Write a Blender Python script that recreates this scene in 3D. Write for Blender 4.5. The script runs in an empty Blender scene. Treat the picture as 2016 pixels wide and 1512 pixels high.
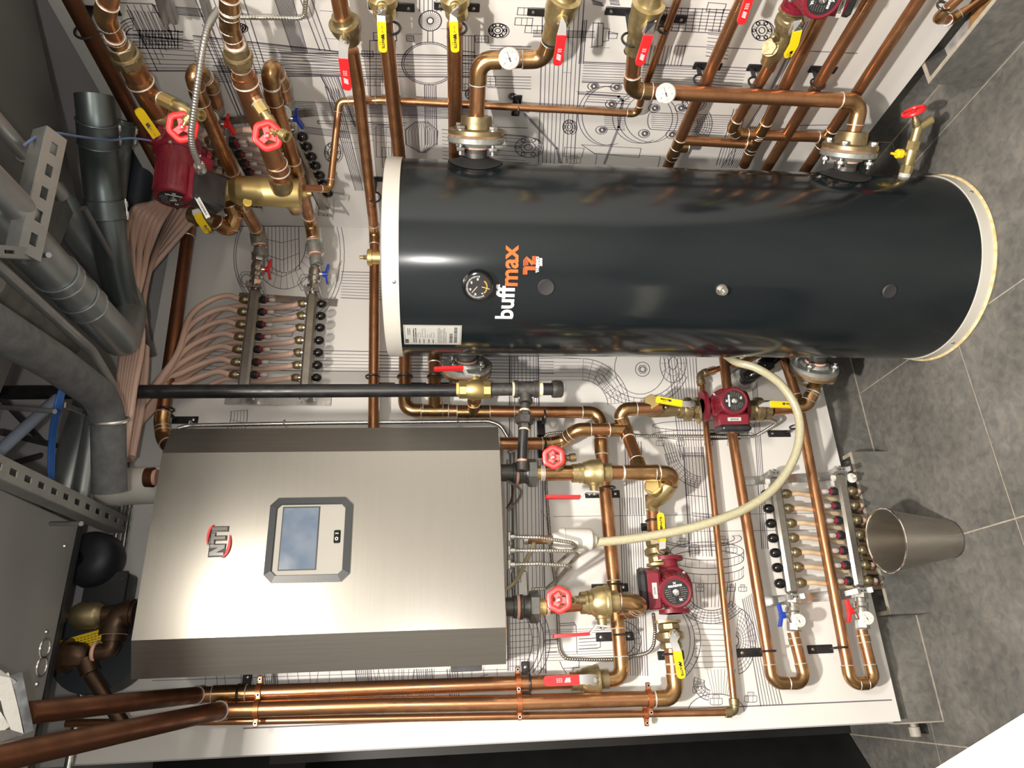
import bpy, math, random
from mathutils import Vector as V, Matrix as Mx
random.seed(7)
sc=bpy.context.scene; COL=sc.collection
# ---------- camera (photo taken with the phone turned on its side) ----------
RC=((-0.04018735,-0.09629912,-0.99454083),(-0.91755526,0.39760574,-0.00142274),(0.39557215,0.91248899,-0.10433848))
FPX=1373.03; CAM=V((0,0,1.6))
cd=bpy.data.cameras.new('camera'); cam=bpy.data.objects.new('camera',cd); COL.objects.link(cam)
cd.sensor_width=36; cd.lens=FPX/2016*36; cd.clip_start=.02
rr,dd,ff=[V(a).normalized() for a in RC]
rr=(rr-ff*rr.dot(ff)).normalized(); dd=ff.cross(rr)
cam.matrix_world=Mx(((rr.x,-dd.x,-ff.x,CAM.x),(rr.y,-dd.y,-ff.y,CAM.y),(rr.z,-dd.z,-ff.z,CAM.z),(0,0,0,1)))
sc.camera=cam
sc.view_settings.view_transform='Standard'; sc.view_settings.look='None'; sc.view_settings.gamma=1; sc.view_settings.use_curve_mapping=False
sc.view_settings.exposure=0.90
w=bpy.data.worlds.new('room_air'); sc.world=w; w.use_nodes=True
w.node_tree.nodes['Background'].inputs[0].default_value=(.80,.86,1,1); w.node_tree.nodes['Background'].inputs[1].default_value=.32
def lamp(name,loc,rot,size,power,col,shape='DISK',sy=None):
    l=bpy.data.lights.new(name,'AREA'); l.shape=shape; l.size=size
    if sy: l.size_y=sy
    l.energy=power; l.color=col
    o=bpy.data.objects.new(name,l); COL.objects.link(o); o.location=loc; o.rotation_euler=rot; return o
lamp('ceiling_or_fill_light',(.42,-.36,2.64),(0,0,0),.36,36,(1,.91,.78))
lamp('ceiling_or_fill_light',(-.28,.10,2.64),(0,0,0),.12,88,(1,.92,.82))
lamp('ceiling_or_fill_light',(-.35,-1.0,2.95),(0,0,0),.6,9,(1,.95,.88))  # weak soft fill behind the camera, added to brighten the walls
lamp('phone_torch',(-.02,-.03,1.66),(math.radians(86),0,math.radians(-23)),.03,5.0,(1,.97,.92))
# ---------- picture rays to places in the room ----------
YB=2.27; XR=1.64
def ray(u,v):
    a,b=(u-1008)/FPX,(v-756)/FPX
    return V((rr.x*a+dd.x*b+ff.x, rr.y*a+dd.y*b+ff.y, rr.z*a+dd.z*b+ff.z))
def B(u,v,off=0.): d=ray(u,v); return CAM+d*((YB-off)/d.y)
def Yp(u,v,y): d=ray(u,v); return CAM+d*(y/d.y)
def S(u,v,off=0.): d=ray(u,v); return CAM+d*((XR-off)/d.x)
def F(u,v,z): d=ray(u,v); return CAM+d*((z-1.6)/d.z)
TC=(1.205,1.823); TR=.294
def T(u,v,r=TR):
    d=ray(u,v); a=d.x*d.x+d.y*d.y; b=-2*(d.x*TC[0]+d.y*TC[1]); c=TC[0]**2+TC[1]**2-r*r
    return CAM+d*((-b-math.sqrt(max(0,b*b-4*a*c)))/(2*a))
# ---------- mesh collector ----------
def fr(o,z,x=None):
    z=V(z).normalized(); x=V(x) if x is not None else (V((1,0,0)) if abs(z.x)<.9 else V((0,1,0)))
    x=(x-z*x.dot(z))
    if x.length<1e-6: x=z.orthogonal()
    x.normalize(); y=z.cross(x); o=V(o)
    return Mx(((x.x,y.x,z.x,o.x),(x.y,y.y,z.y,o.y),(x.z,y.z,z.z,o.z),(0,0,0,1)))
class G:
    def __init__(s): s.v=[];s.f=[];s.m=[]
    def add(s,v,f,m=0):
        n=len(s.v); s.v+=[V(p) for p in v]; s.f+=[tuple(i+n for i in q) for q in f]; s.m+=[m]*len(f); return s
    def rings(s,rs,m=0,c0=True,c1=True,close=False):
        n=len(rs[0]); v=[p for r in rs for p in r]; f=[]
        K=len(rs)
        for i in range(K if close else K-1):
            j=(i+1)%K
            for k in range(n):
                l=(k+1)%n; f.append((i*n+k,i*n+l,j*n+l,j*n+k))
        if not close:
            if c0: f.append(tuple(range(n-1,-1,-1)))
            if c1: f.append(tuple((K-1)*n+k for k in range(n)))
        return s.add(v,f,m)
    def tube(s,pts,r,n=14,m=0,caps=True):
        pts=[V(p) for p in pts]; K=len(pts); r=r if isinstance(r,(list,tuple)) else [r]*K
        t=[(pts[min(i+1,K-1)]-pts[max(i-1,0)]).normalized() for i in range(K)]
        x=t[0].orthogonal().normalized(); rs=[]
        for i in range(K):
            x=(x-t[i]*x.dot(t[i])).normalized(); y=t[i].cross(x)
            rs.append([pts[i]+(x*math.cos(a)+y*math.sin(a))*r[i] for a in [2*math.pi*k/n for k in range(n)]])
        return s.rings(rs,m,caps,caps)
    def lathe(s,prof,M,n=20,m=0,caps=True,a0=0):
        rs=[[M@V((r*math.cos(a+a0),r*math.sin(a+a0),z)) for a in [2*math.pi*k/n for k in range(n)]] for z,r in prof]
        return s.rings(rs,m,caps,caps)
    def box(s,M,sx,sy,sz,m=0,b=0.):
        if b<=0:
            v=[M@V((x*sx/2,y*sy/2,z*sz/2)) for z in(-1,1) for y in(-1,1) for x in(-1,1)]
            return s.add(v,[(0,2,3,1),(4,5,7,6),(0,1,5,4),(2,6,7,3),(0,4,6,2),(1,3,7,5)],m)
        b=min(b,sx*.45,sy*.45,sz*.45)
        def R(hx,hy,z,c): return [M@V(p+(z,)) for p in [(hx,-hy+c),(hx,hy-c),(hx-c,hy),(-hx+c,hy),(-hx,hy-c),(-hx,-hy+c),(-hx+c,-hy),(hx-c,-hy)]]
        return s.rings([R(sx/2-b,sy/2-b,-sz/2,b*.6),R(sx/2,sy/2,-sz/2+b,b),R(sx/2,sy/2,sz/2-b,b),R(sx/2-b,sy/2-b,sz/2,b*.6)],m)
    def aabb(s,p,q,m=0,b=0.):
        p=V(p);q=V(q);c=(p+q)/2
        return s.box(Mx.Translation(c),abs(q.x-p.x),abs(q.y-p.y),abs(q.z-p.z),m,b)
    def prism(s,poly,z0,z1,M,m=0):
        return s.rings([[M@V((x,y,z0)) for x,y in poly],[M@V((x,y,z1)) for x,y in poly]],m)
    def torus(s,M,R,r,n=24,k=8,m=0,a0=0,a1=2*math.pi):
        full=abs(a1-a0-2*math.pi)<1e-4; N=n if full else n+1
        rs=[[M@V(((R+r*math.cos(b))*math.cos(a),(R+r*math.cos(b))*math.sin(a),r*math.sin(b))) for b in [2*math.pi*j/k for j in range(k)]] for a in [a0+(a1-a0)*i/n for i in range(N)]]
        return s.rings(rs,m,close=full)
    def ribbon(s,path,width,th,nrm,m=0):
        path=[V(p) for p in path]; K=len(path); rs=[]
        nr=nrm if isinstance(nrm,list) else [V(nrm)]*K
        wd=width if isinstance(width,(list,tuple)) else [width]*K
        for i in range(K):
            t=(path[min(i+1,K-1)]-path[max(i-1,0)]).normalized()
            wv=t.cross(nr[i]).normalized(); n2=wv.cross(t).normalized(); a=wv*wd[i]/2; b=n2*th/2
            rs.append([path[i]+a+b,path[i]-a+b,path[i]-a-b,path[i]+a-b])
        return s.rings(rs,m)
def hexp(r,n=6,a0=0): return [(r*math.cos(a0+2*math.pi*k/n),r*math.sin(a0+2*math.pi*k/n)) for k in range(n)]
def hexa(g,M,z0,z1,r,m=0): return g.lathe([(z0,r*.93),(z0+.0015,r),(z1-.0015,r),(z1,r*.93)],M,6,m)
def obj(name,g,mats,parent=None,sharp=38,smooth=True):
    me=bpy.data.meshes.new(name); L=parent_loc(parent) if parent else V((0,0,0))
    o=bpy.data.objects.new(name,me)
    if parent is None and g.v:
        L=V((sum(p.x for p in g.v),sum(p.y for p in g.v),sum(p.z for p in g.v)))/len(g.v); o.location=L
    me.from_pydata([tuple(p-L) for p in g.v],[],g.f)
    for m in (mats if isinstance(mats,(list,tuple)) else [mats]): me.materials.append(m)
    me.polygons.foreach_set('material_index',g.m)
    if smooth:
        me.polygons.foreach_set('use_smooth',[True]*len(g.f)); me.update()
        me.set_sharp_from_angle(angle=math.radians(sharp))
    me.update(); COL.objects.link(o)
    WL[o.name]=L
    if parent: o.parent=parent
    return o
WL={}
def parent_loc(p): return WL[p.name]
def tag(o,label,cat,group=None,kind=None):
    if label: o['label']=label
    if cat: o['category']=cat
    if group: o['group']=group
    if kind: o['kind']=kind
    return o
def thing(name,label,cat,loc,group=None):
    o=bpy.data.objects.new(name,None); COL.objects.link(o); o.location=loc; o.empty_display_size=.02; WL[o.name]=V(loc)
    return tag(o,label,cat,group)
def struct(name,g,m,parent=None,**k):
    o=obj(name,g,m,parent,**k)
    if parent is None: o['kind']='structure'
    return o
# ---------- materials ----------
def mat(name,c,rough=.5,metal=0.,c2=None,scale=20.,rv=0.,bump=0.,trans=0.,coat=0.,emis=None,stretch=None,det=3,lo=.35,hi=.65,ior=None,alpha=None):
    m=bpy.data.materials.new(name); m.use_nodes=True; nt=m.node_tree; b=nt.nodes['Principled BSDF']
    b.inputs['Base Color'].default_value=(*c,1); b.inputs['Roughness'].default_value=rough; b.inputs['Metallic'].default_value=metal
    if trans: b.inputs['Transmission Weight'].default_value=trans
    if coat: b.inputs['Coat Weight'].default_value=coat; b.inputs['Coat Roughness'].default_value=.08
    if ior: b.inputs['IOR'].default_value=ior
    if emis: b.inputs['Emission Color'].default_value=(*emis[0],1); b.inputs['Emission Strength'].default_value=emis[1]
    if c2 or rv or bump:
        tc=nt.nodes.new('ShaderNodeNewGeometry'); no=nt.nodes.new('ShaderNodeTexNoise'); no.inputs['Scale'].default_value=scale; no.inputs['Detail'].default_value=det
        src=tc.outputs['Position']
        if stretch:
            mp=nt.nodes.new('ShaderNodeMapping'); mp.inputs['Scale'].default_value=stretch; nt.links.new(src,mp.inputs[0]); src=mp.outputs[0]
        nt.links.new(src,no.inputs['Vector'])
        if c2:
            cr=nt.nodes.new('ShaderNodeValToRGB'); cr.color_ramp.elements[0].position=lo; cr.color_ramp.elements[1].position=hi
            cr.color_ramp.elements[0].color=(*c,1); cr.color_ramp.elements[1].color=(*c2,1)
            nt.links.new(no.outputs[0],cr.inputs[0]); nt.links.new(cr.outputs[0],b.inputs['Base Color'])
        if rv:
            mr=nt.nodes.new('ShaderNodeMapRange'); mr.inputs[1].default_value=.3; mr.inputs[2].default_value=.7
            mr.inputs[3].default_value=max(.02,rough-rv); mr.inputs[4].default_value=rough+rv
            nt.links.new(no.outputs[0],mr.inputs[0]); nt.links.new(mr.outputs[0],b.inputs['Roughness'])
        if bump:
            bp=nt.nodes.new('ShaderNodeBump'); bp.inputs['Strength'].default_value=bump; bp.inputs['Distance'].default_value=.004
            nt.links.new(no.outputs[0],bp.inputs['Height']); nt.links.new(bp.outputs[0],b.inputs['Normal'])
    return m
COP=mat('copper_tube',(.58,.30,.15),.32,.92,(.34,.16,.08),22,.10,det=6,lo=.3,hi=.72)
HAND=mat('pressed_steel',(.60,.61,.62),.42,.45)
GREYN=mat('grey_union_nut',(.15,.155,.15),.42,.6,(.11,.115,.11),60,.1,.2)
COPF=mat('copper_fitting',(.62,.37,.17),.28,.95,(.27,.165,.08),24,.1,det=6,lo=.3,hi=.7)
BRN=mat('brown_bronze',(.10,.058,.036),.42,.75,(.065,.04,.026),16,.1)
COPD=mat('tarnished_copper',(.24,.10,.052),.42,.85,(.16,.07,.038),12,.1)
SOLD=mat('solder',(.78,.74,.68),.4,.6)
BRASS=mat('cast_brass',(.58,.47,.24),.38,.9,(.38,.30,.15),40,.1,.15)
BRASSD=mat('dull_brass',(.36,.29,.16),.42,.85,(.24,.19,.11),40,.1,.15)
BRASSS=mat('smooth_brass',(.70,.56,.25),.42,.9,(.58,.44,.19),9,.06)
STEEL=mat('zinc_steel',(.62,.62,.60),.3,.95,(.5,.5,.5),60,.08)
GALV=mat('galvanised_sheet',(.34,.345,.34),.42,.75,(.25,.26,.26),9,.1,det=5)
CASTG=mat('grey_cast_iron',(.40,.42,.40),.5,.7,(.28,.29,.27),60,.1,.25)
IRON=mat('dark_cast_iron',(.07,.068,.065),.45,.6,(.11,.105,.10),50,.1,.3)
BLK=mat('black_paint',(.012,.012,.014),.38,0,(.02,.02,.022),30,.08)
BLKG=mat('glossy_black_plastic',(.008,.008,.008),.15)
RUB=mat('black_rubber',(.02,.02,.022),.6)
REDP=mat('red_grip',(.75,.02,.025),.35)
REDW=mat('red_wheel_enamel',(.80,.03,.03),.3)
BLUE=mat('blue_plastic',(.01,.045,.40),.35)
YELP=mat('yellow_grip',(.90,.62,.01),.4)
PUMP=mat('maroon_enamel',(.175,.010,.022),.38,0,(.14,.008,.018),30,.06)
WHT=mat('white_plastic',(.62,.61,.57),.4)
LABEL=mat('white_label',(.46,.46,.44),.5)
INK=mat('black_ink',(.02,.02,.025),.6)
WINK=mat('white_ink',(.85,.85,.85),.5)
PEXM=mat('pink_plastic_tubing',(.60,.42,.34),.38,0,(.50,.34,.28),5,.05)
PEXW=mat('clear_plastic_tubing',(.62,.47,.31),.35)
SALM=mat('thread_sealant',(.80,.47,.36),.55,0,(.7,.38,.28),80)
TIN=mat('nickel_plate',(.66,.65,.60),.26,.95,(.54,.53,.49),35,.08)
# ---------- setting ----------
BOARD=mat('white_printed_board',(.655,.648,.63),.38,0,(.685,.678,.66),3)
PRN=mat('printed_line',(.135,.12,.15),.5)
WALLM=mat('grey_white_paint',(.42,.41,.42),.7,0,(.46,.45,.46),3)
CEILM=mat('ceiling_paint',(.34,.34,.36),.8,0,(.38,.38,.40),3)
BACKM=mat('grey_wall_paint',(.40,.39,.37),.8)
DARKM=mat('black_door_paint',(.009,.009,.009),.42,0,(.012,.012,.012),15)
CUT=mat('raw_cut_edge',(.62,.58,.52),.8,0,(.5,.46,.42),120,bump=.4)
def tilemat():
    m=mat('slate_tile',(.105,.106,.103),.5,0,(.170,.168,.160),4.2,.1,.25,det=9,lo=.36,hi=.7); nt=m.node_tree; b=nt.nodes['Principled BSDF']
    cr=[n for n in nt.nodes if n.type=='VALTORGB'][0]
    n2=nt.nodes.new('ShaderNodeTexNoise'); n2.inputs['Scale'].default_value=38; n2.inputs['Detail'].default_value=7; n2.inputs['Distortion'].default_value=.6
    geo=[n for n in nt.nodes if n.type=='NEW_GEOMETRY'][0]; nt.links.new(geo.outputs['Position'],n2.inputs['Vector'])
    c2=nt.nodes.new('ShaderNodeValToRGB'); c2.color_ramp.elements[0].position=.3; c2.color_ramp.elements[1].position=.75
    c2.color_ramp.elements[0].color=(.72,.73,.74,1); c2.color_ramp.elements[1].color=(1.25,1.2,1.12,1)
    mx=nt.nodes.new('ShaderNodeMixRGB'); mx.blend_type='MULTIPLY'; mx.inputs[0].default_value=1
    nt.links.new(cr.outputs[0],mx.inputs[1]); nt.links.new(n2.outputs[0],c2.inputs[0]); nt.links.new(c2.outputs[0],mx.inputs[2])
    # pale veins
    v=nt.nodes.new('ShaderNodeTexNoise'); v.inputs['Scale'].default_value=2.2; v.inputs['Detail'].default_value=6; v.inputs['Distortion'].default_value=1.8
    nt.links.new(geo.outputs['Position'],v.inputs['Vector'])
    c3=nt.nodes.new('ShaderNodeValToRGB'); e=c3.color_ramp.elements; e[0].position=.492; e[0].color=(0,0,0,1); e[1].position=.5; e[1].color=(.16,.16,.16,1)
    e3=e.new(.508); e3.color=(0,0,0,1); nt.links.new(v.outputs[0],c3.inputs[0])
    m2=nt.nodes.new('ShaderNodeMixRGB'); m2.inputs[2].default_value=(.17,.165,.155,1); nt.links.new(c3.outputs[0],m2.inputs[0]); nt.links.new(mx.outputs[0],m2.inputs[1])
    nt.links.new(m2.outputs[0],b.inputs['Base Color']); return m
TILE=tilemat(); GROUT=mat('tile_grout',(.38,.34,.28),.9,0,(.28,.25,.21),40)
YJ=2.33; XJ=1.723; X0=-.16
# floor: tiles with grout joints (one mesh)
g=G(); g.aabb((-2.6,-1.7,-.12),(XJ+.1,4.2,-.0015),1)
xs=[XJ]+[.97+.60*.98-.60*k for k in range(0,8)]
xs=[1.723,1.568,.968,.369,-.231,-.831,-1.431,-2.031,-2.6]
ys=[3.02,2.36+.0,1.79,1.19,.59,-.01,-.61,-1.21,-1.7]
ys=[4.2,3.59,2.99,2.39,1.79,1.19,.59,-.01,-.61,-1.21,-1.7]
gw=.0022
for i in range(len(xs)-1):
    for j in range(len(ys)-1):
        g.aabb((xs[i+1]+gw,ys[j+1]+gw,-.0016),(xs[i]-gw,ys[j]-gw,0),0)
struct('floor',g,[TILE,GROUT],smooth=False)
g=G(); g.aabb((-2.6,-1.7,3.05),(1.9,4.2,3.15)); struct('ceiling',g,CEILM,smooth=False)
g=G(); g.aabb((X0,YJ,0),(XJ+.1,YJ+.1,3.05)); struct('wall_back',g,WALLM,smooth=False)
g=G(); g.aabb((XJ,-1.7,0),(XJ+.12,YJ,3.05)); struct('wall_right',g,WALLM,smooth=False)
g=G(); g.aabb((-2.6,-1.8,0),(1.9,-1.7,3.05)); struct('wall_front',g,BACKM,smooth=False)
g=G(); g.aabb((-2.7,-1.8,0),(-2.6,4.2,3.05)); struct('wall_left',g,BACKM,smooth=False)
g=G(); g.aabb((-2.7,4.2,0),(X0,4.3,3.05)); struct('wall_far',g,DARKM,smooth=False)
g=G(); g.aabb((X0,YJ+.1,0),(X0+.02,4.2,3.05)); struct('wall_niche',g,DARKM,smooth=False)
# tile baseboards
g=G(); g.aabb((X0,YJ-.012,.004),(XJ-.012,YJ,.165)); g.aabb((X0,YJ-.0125,0),(XJ-.012,YJ-.0115,.005),1)
g.aabb((X0-.004,YJ-.012,.0),(X0,YJ+.03,.165),1)
struct('baseboard_back',g,[TILE,GROUT],smooth=False)
g=G(); g.aabb((XJ-.012,-1.7,.004),(XJ,YJ-.012,.165)); g.aabb((XJ-.0125,-1.7,0),(XJ-.0115,YJ-.012,.006),1)
g.aabb((XJ-.0128,1.786,.004),(XJ-.0115,1.789,.165),1); g.aabb((XJ-.0128,.59,.004),(XJ-.0115,.593,.165),1)
struct('baseboard_right',g,[TILE,GROUT],smooth=False)
# printed boards
zb0,zb1=.175,2.588
g=G(); g.aabb((-.152,YB,zb0),(XR+.06,YJ,zb1)); 
boardB=tag(obj('wall_panel',g,[BOARD,CUT],smooth=False),'white board printed with grey machine line drawing on the back wall','wall panel')
g=G(); g.aabb((XR,-1.7,zb0),(XJ,YB-.001,zb1)); 
boardR=tag(obj('wall_panel',g,[BOARD,CUT],smooth=False),'white board printed with grey machine line drawing behind the horizontal pipes of the right wall','wall panel')
# tiled box under the manifolds with open top
g=G(); zt=.140; y0=2.243; xa,xb=.16,.712
g.aabb((xa,y0,0),(xb,y0+.013,zt)); g.aabb((xb-.013,y0+.0131,0),(xb,YJ-.013,zt)); g.aabb((xa,y0+.0131,0),(xa+.013,YJ-.013,zt))
g.aabb((xa,y0,zt),(xb,y0+.013,zt+.002),1); g.aabb((xb-.013,y0+.0131,zt),(xb,YJ-.013,zt+.002),1); g.aabb((xa,y0+.0131,zt),(xa+.013,YJ-.013,zt+.002),1)
tag(obj('pipe_box',g,[TILE,GROUT],smooth=False),'low grey tiled box open at the top below the lower manifold','box')
# black door standing ajar at the left, its frame and hinges
g=G(); hp=F(1663,1444,.012); hq=F(1780,1630,.012); dv=(hq-hp); dv.z=0; dv.normalize(); nx=V((dv.y,-dv.x,0))
h0=V((hp.x,hp.y,.012)); ww=.8
c=h0+dv*ww/2+V((0,0,1.03)); g.box(fr(c,(0,0,1),dv),ww,.04,2.06,0,.002)
dr=thing('door','dark door standing ajar beside the left edge of the white board','door',h0,None)
obj('door_leaf',g,DARKM,dr)
for u,v in ((710,1487),(1135,1463),(1540,1440)):
    d=ray(u,v); t=h0.y-.02; 
    p=CAM+d*(t/d.y)
    gg=G(); gg.tube([p+V((0,0,-.045)),p+V((0,0,.045))],.0055,10)
    for k in (-.03,0,.03): gg.tube([p+V((0,0,k-.001)),p+V((0,0,k+.001))],.0062,10)
    obj('hinge',gg,STEEL,dr)
g=G(); 
g.aabb((h0.x+.002,h0.y-.03,0),(X0-.001,h0.y+.06,2.2),0)
struct('trim_1',g,DARKM,smooth=False)
g=G(); q=Yp(1800,1436,2.365); g.lathe([(0,.010),(.012,.010),(.013,.017),(.040,.017),(.042,.014)],fr(V((X0-.004,2.365,q.z)),(-1,0,0)),20); tag(obj('door_stop',g,mat('beige_rubber',(.34,.32,.28),.6)),'small beige round door stop on the end of the tiled wall base','door stop')
# white cabinet top near the camera, bottom right of the picture
zt_=.62; p=F(1842,1512,zt_); q=F(2016,1404,zt_); dv=(q-p).normalized(); n=V((dv.y,-dv.x,0))
if n.x>0 or n.y>0: n=-n if (-n).y<n.y else n
A=p-dv*.5; Bq=q+dv*.25; g=G(); W_=n*.35
v=[A,Bq,Bq+W_,A+W_]; lo=[V((x.x,x.y,.02)) for x in v]; g.add(lo+v,[(3,2,1,0),(4,5,6,7),(0,1,5,4),(1,2,6,5),(2,3,7,6),(3,0,4,7)],0)
tag(obj('cabinet',g,[mat('cream_cabinet',(.62,.60,.55),.5)],smooth=False),'white cabinet corner close to the camera in the bottom right corner','cabinet')
# ---------- text ----------
_fc={}
def textmesh(s,size,bold=0.0):
    k=(s,size,bold)
    if k in _fc: return _fc[k]
    cu=bpy.data.curves.new('t','FONT'); cu.body=s; cu.size=size; cu.align_x='CENTER'; cu.align_y='CENTER'; cu.offset=bold; cu.resolution_u=3
    o=bpy.data.objects.new('t',cu); COL.objects.link(o); bpy.context.view_layer.update()
    dg=bpy.context.evaluated_depsgraph_get(); me=o.evaluated_get(dg).to_mesh()
    r=([v.co.copy() for v in me.vertices],[tuple(p.vertices) for p in me.polygons]); o.evaluated_get(dg).to_mesh_clear()
    bpy.data.objects.remove(o); bpy.data.curves.remove(cu); _fc[k]=r; return r
def text(g,s,M,size,m=0,bold=0.,lift=.0004,sx=1.):
    v,f=textmesh(s,size,bold); g.add([M@V((p.x*sx,p.y,lift)) for p in v],f,m)
# ---------- buffer tank ----------
TANKM=mat('charcoal_enamel',(.006,.0095,.0118),.17,0,(.0085,.0125,.015),6,.05,stretch=(1,1,.25)); 
RINGM=mat('cream_cap',(.54,.53,.485),.35)
FOAM=mat('yellow_foam_seal',(.55,.40,.16),.8,0,(.7,.6,.4),60,bump=.8)
ORNG=mat('orange_print',(.80,.11,.012),.45)
ZT=1.752
tk=thing('buffer_tank','tall charcoal cylindrical tank with cream end caps standing on the floor in the corner','tank',(TC[0],TC[1],0))
TM=Mx.Translation((TC[0],TC[1],0))
g=G(); g.lathe([(.03,TR),(ZT-.03,TR)],TM,96,0,False); obj('shell',g,TANKM,tk)
g=G(); g.lathe([(ZT-.046,TR+.0035),(ZT-.006,TR+.0035),(ZT-.001,TR),(ZT+.002,TR-.02),(ZT+.012,TR*.6),(ZT+.015,.01)],TM,96); 
obj('top_cap',g,RINGM,tk)
g=G(); g.lathe([(0.004,TR+.003),(.043,TR+.003),(.044,TR)],TM,96); obj('bottom_cap',g,RINGM,tk)
g=G(); g.torus(Mx.Translation((TC[0],TC[1],.004)),TR+.0045,.0048,140,6); obj('foam_seal',g,FOAM,tk)
def tw(u,v,r=TR):
    p=T(u,v,r); n=V((p.x-TC[0],p.y-TC[1],0)).normalized(); return p,n
def screwhead(parent,p,n,r=.005,m=None):
    g=G(); g.lathe([(0,r),(.0015,r),(.003,r*.5)],fr(p,n),10); obj('screw',g,m or STEEL,parent)
for u,v in ((776,555),(1876,675),(1913,378)):
    p,n=tw(u,v,TR+.0035); screwhead(tk,p,n)
def wrap(g,s,u,v,size,m,bold,ax=1.,rot=0.,lift=.0006,verts=None):
    p,n=tw(u,v); a0=math.atan2(n.y,n.x); vv,ff=textmesh(s,size,bold) if verts is None else verts
    R=TR+lift; g.add([V((TC[0]+R*math.cos(a0+x.x*ax/R),TC[1]+R*math.sin(a0+x.x*ax/R),p.z+x.y)) for x in vv],ff,m)
g=G(); wrap(g,'buff',996,598,.069,0,.0016,.98); wrap(g,'max',1004,525,.069,1,.0016,.93); 
wrap(g,'THERMO',1058.5,521,.0105,0,.0006,1.0); wrap(g,'2000',1065,516,.0095,0,.0006,1.1)
def poly(pts,w):
    o=G(); 
    for i in range(len(pts)-1):
        a,b=V(pts[i]+(0,)),V(pts[i+1]+(0,)); d=(b-a).normalized()*w*.5; n=V((-d.y,d.x,0)); a-=d*.8;b+=d*.8
        o.add([a-n,b-n,b+n,a+n],[(0,1,2,3)])
    return o.v,o.f
for k in range(4):
    e=.0032*k
    wrap(g,'',1041,520,0,1,0,verts=poly([(-.027,.014-e),(-.010,.014-e)],.0020))
    wrap(g,'',1041,520,0,1,0,verts=poly([(-.011-e*.8+.004,.012-e),(-.011-e*.8+.004,-.019)],.0019))
    wrap(g,'',1041,520,0,1,0,verts=poly([(-.004+e*.2,.014-e*1.2),(.010-e*.6,.014-e*1.1),(.019-e*1.0,.006-e*.5),(.008-e,-.008),(.004,-.014+e*.1)],.0019))
    wrap(g,'',1041,520,0,1,0,verts=poly([(.000,-.010-e),(.021,-.010-e)],.0019))
obj('logo_print',g,[WINK,ORNG],tk,smooth=False)
# rating plate
g=G(); c1,n1=tw(852,661); a0=math.atan2(n1.y,n1.x); pw,ph=.090,.162
def plate(g,x0,x1,y0,y1,m,lift=.0007):
    R=TR+lift; N=8; vs=[];fs=[]
    for i in range(N+1):
        a=a0+(x0+(x1-x0)*i/N)/R
        vs+=[V((TC[0]+R*math.cos(a),TC[1]+R*math.sin(a),c1.z+y)) for y in (y0,y1)]
    fs=[(2*i,2*i+2,2*i+3,2*i+1) for i in range(N)]; g.add(vs,fs,m)
plate(g,-pw/2,pw/2,-ph/2,ph/2,0)
for a in ((-pw/2+.002,pw/2-.002,ph/2-.0035,ph/2-.0028),(-pw/2+.002,pw/2-.002,-ph/2+.0028,-ph/2+.0035),(-pw/2+.002,-pw/2+.0027,-ph/2+.003,ph/2-.003),(pw/2-.0027,pw/2-.002,-ph/2+.003,ph/2-.003)): plate(g,*a,1,.0011)
for y,x0,x1,h in ((.068,-.036,-.012,.010),(.068,.004,.034,.002),(.063,.004,.034,.002),(.052,-.034,.034,.0028),(.046,-.034,.034,.0028),(.036,-.036,-.012,.0024),(.024,-.036,-.012,.0024),(.010,-.036,-.012,.0024),(-.002,-.036,-.012,.0024),(-.016,-.036,.036,.0012),(-.020,-.036,.036,.0012),(-.024,-.036,.030,.0012),(-.030,-.036,.034,.0012),(-.034,-.036,.036,.0012),(-.038,-.036,.02,.0012)):
    nseg=int((x1-x0)/.0042)
    for k in range(max(1,nseg)): plate(g,x0+k*.0042,x0+k*.0042+random.choice((.0026,.0034,.0038)),y,y+h,1,.0011)
for y,x1 in ((.034,.012),(.021,.030),(.008,.006),(-.004,.014)):
    for s in ((-.006,x1,y,y+.0006),(-.006,x1,y+.0075,y+.0081),(-.006,-.0054,y,y+.008),(x1-.0006,x1,y,y+.008)): plate(g,*s,1,.0011)
for y0,xx in ((-.056,.012),(-.069,.036)):
    x=-.034
    while x<xx:
        w_=random.choice((.0005,.0009,.0014)); plate(g,x,x+w_,y0,y0+.009,1,.0011); x+=w_+random.choice((.0006,.001))
obj('rating_plate',g,[LABEL,INK],tk,smooth=False)
# round black plugs and a threaded nipple on the front
for u,v,r in ((1075,565,.0235),(1750,573,.0215)):
    p,n=tw(u,v); g=G(); g.lathe([(-.01,r),(.004,r),(.007,r-.003),(.0065,r-.006),(.0055,.002),(.0055,.0005)],fr(p,n),32); obj('plug',g,RUB,tk)
p,n=tw(1420,570); g=G(); M=fr(p-n*.01,n); g.lathe([(0,.016),(.013,.016),(.013,.012),(.030,.012),(.030,.0075),(.012,.0075)],M,20,0)
for k in range(6): g.torus(fr(p+n*(.006+k*.0024),n),.012,.0008,20,6,0)
obj('drain_nipple',g,TIN,tk)
RUST=mat('rusty_gasket',(.26,.15,.09),.7,0,(.18,.10,.06),50)
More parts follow.
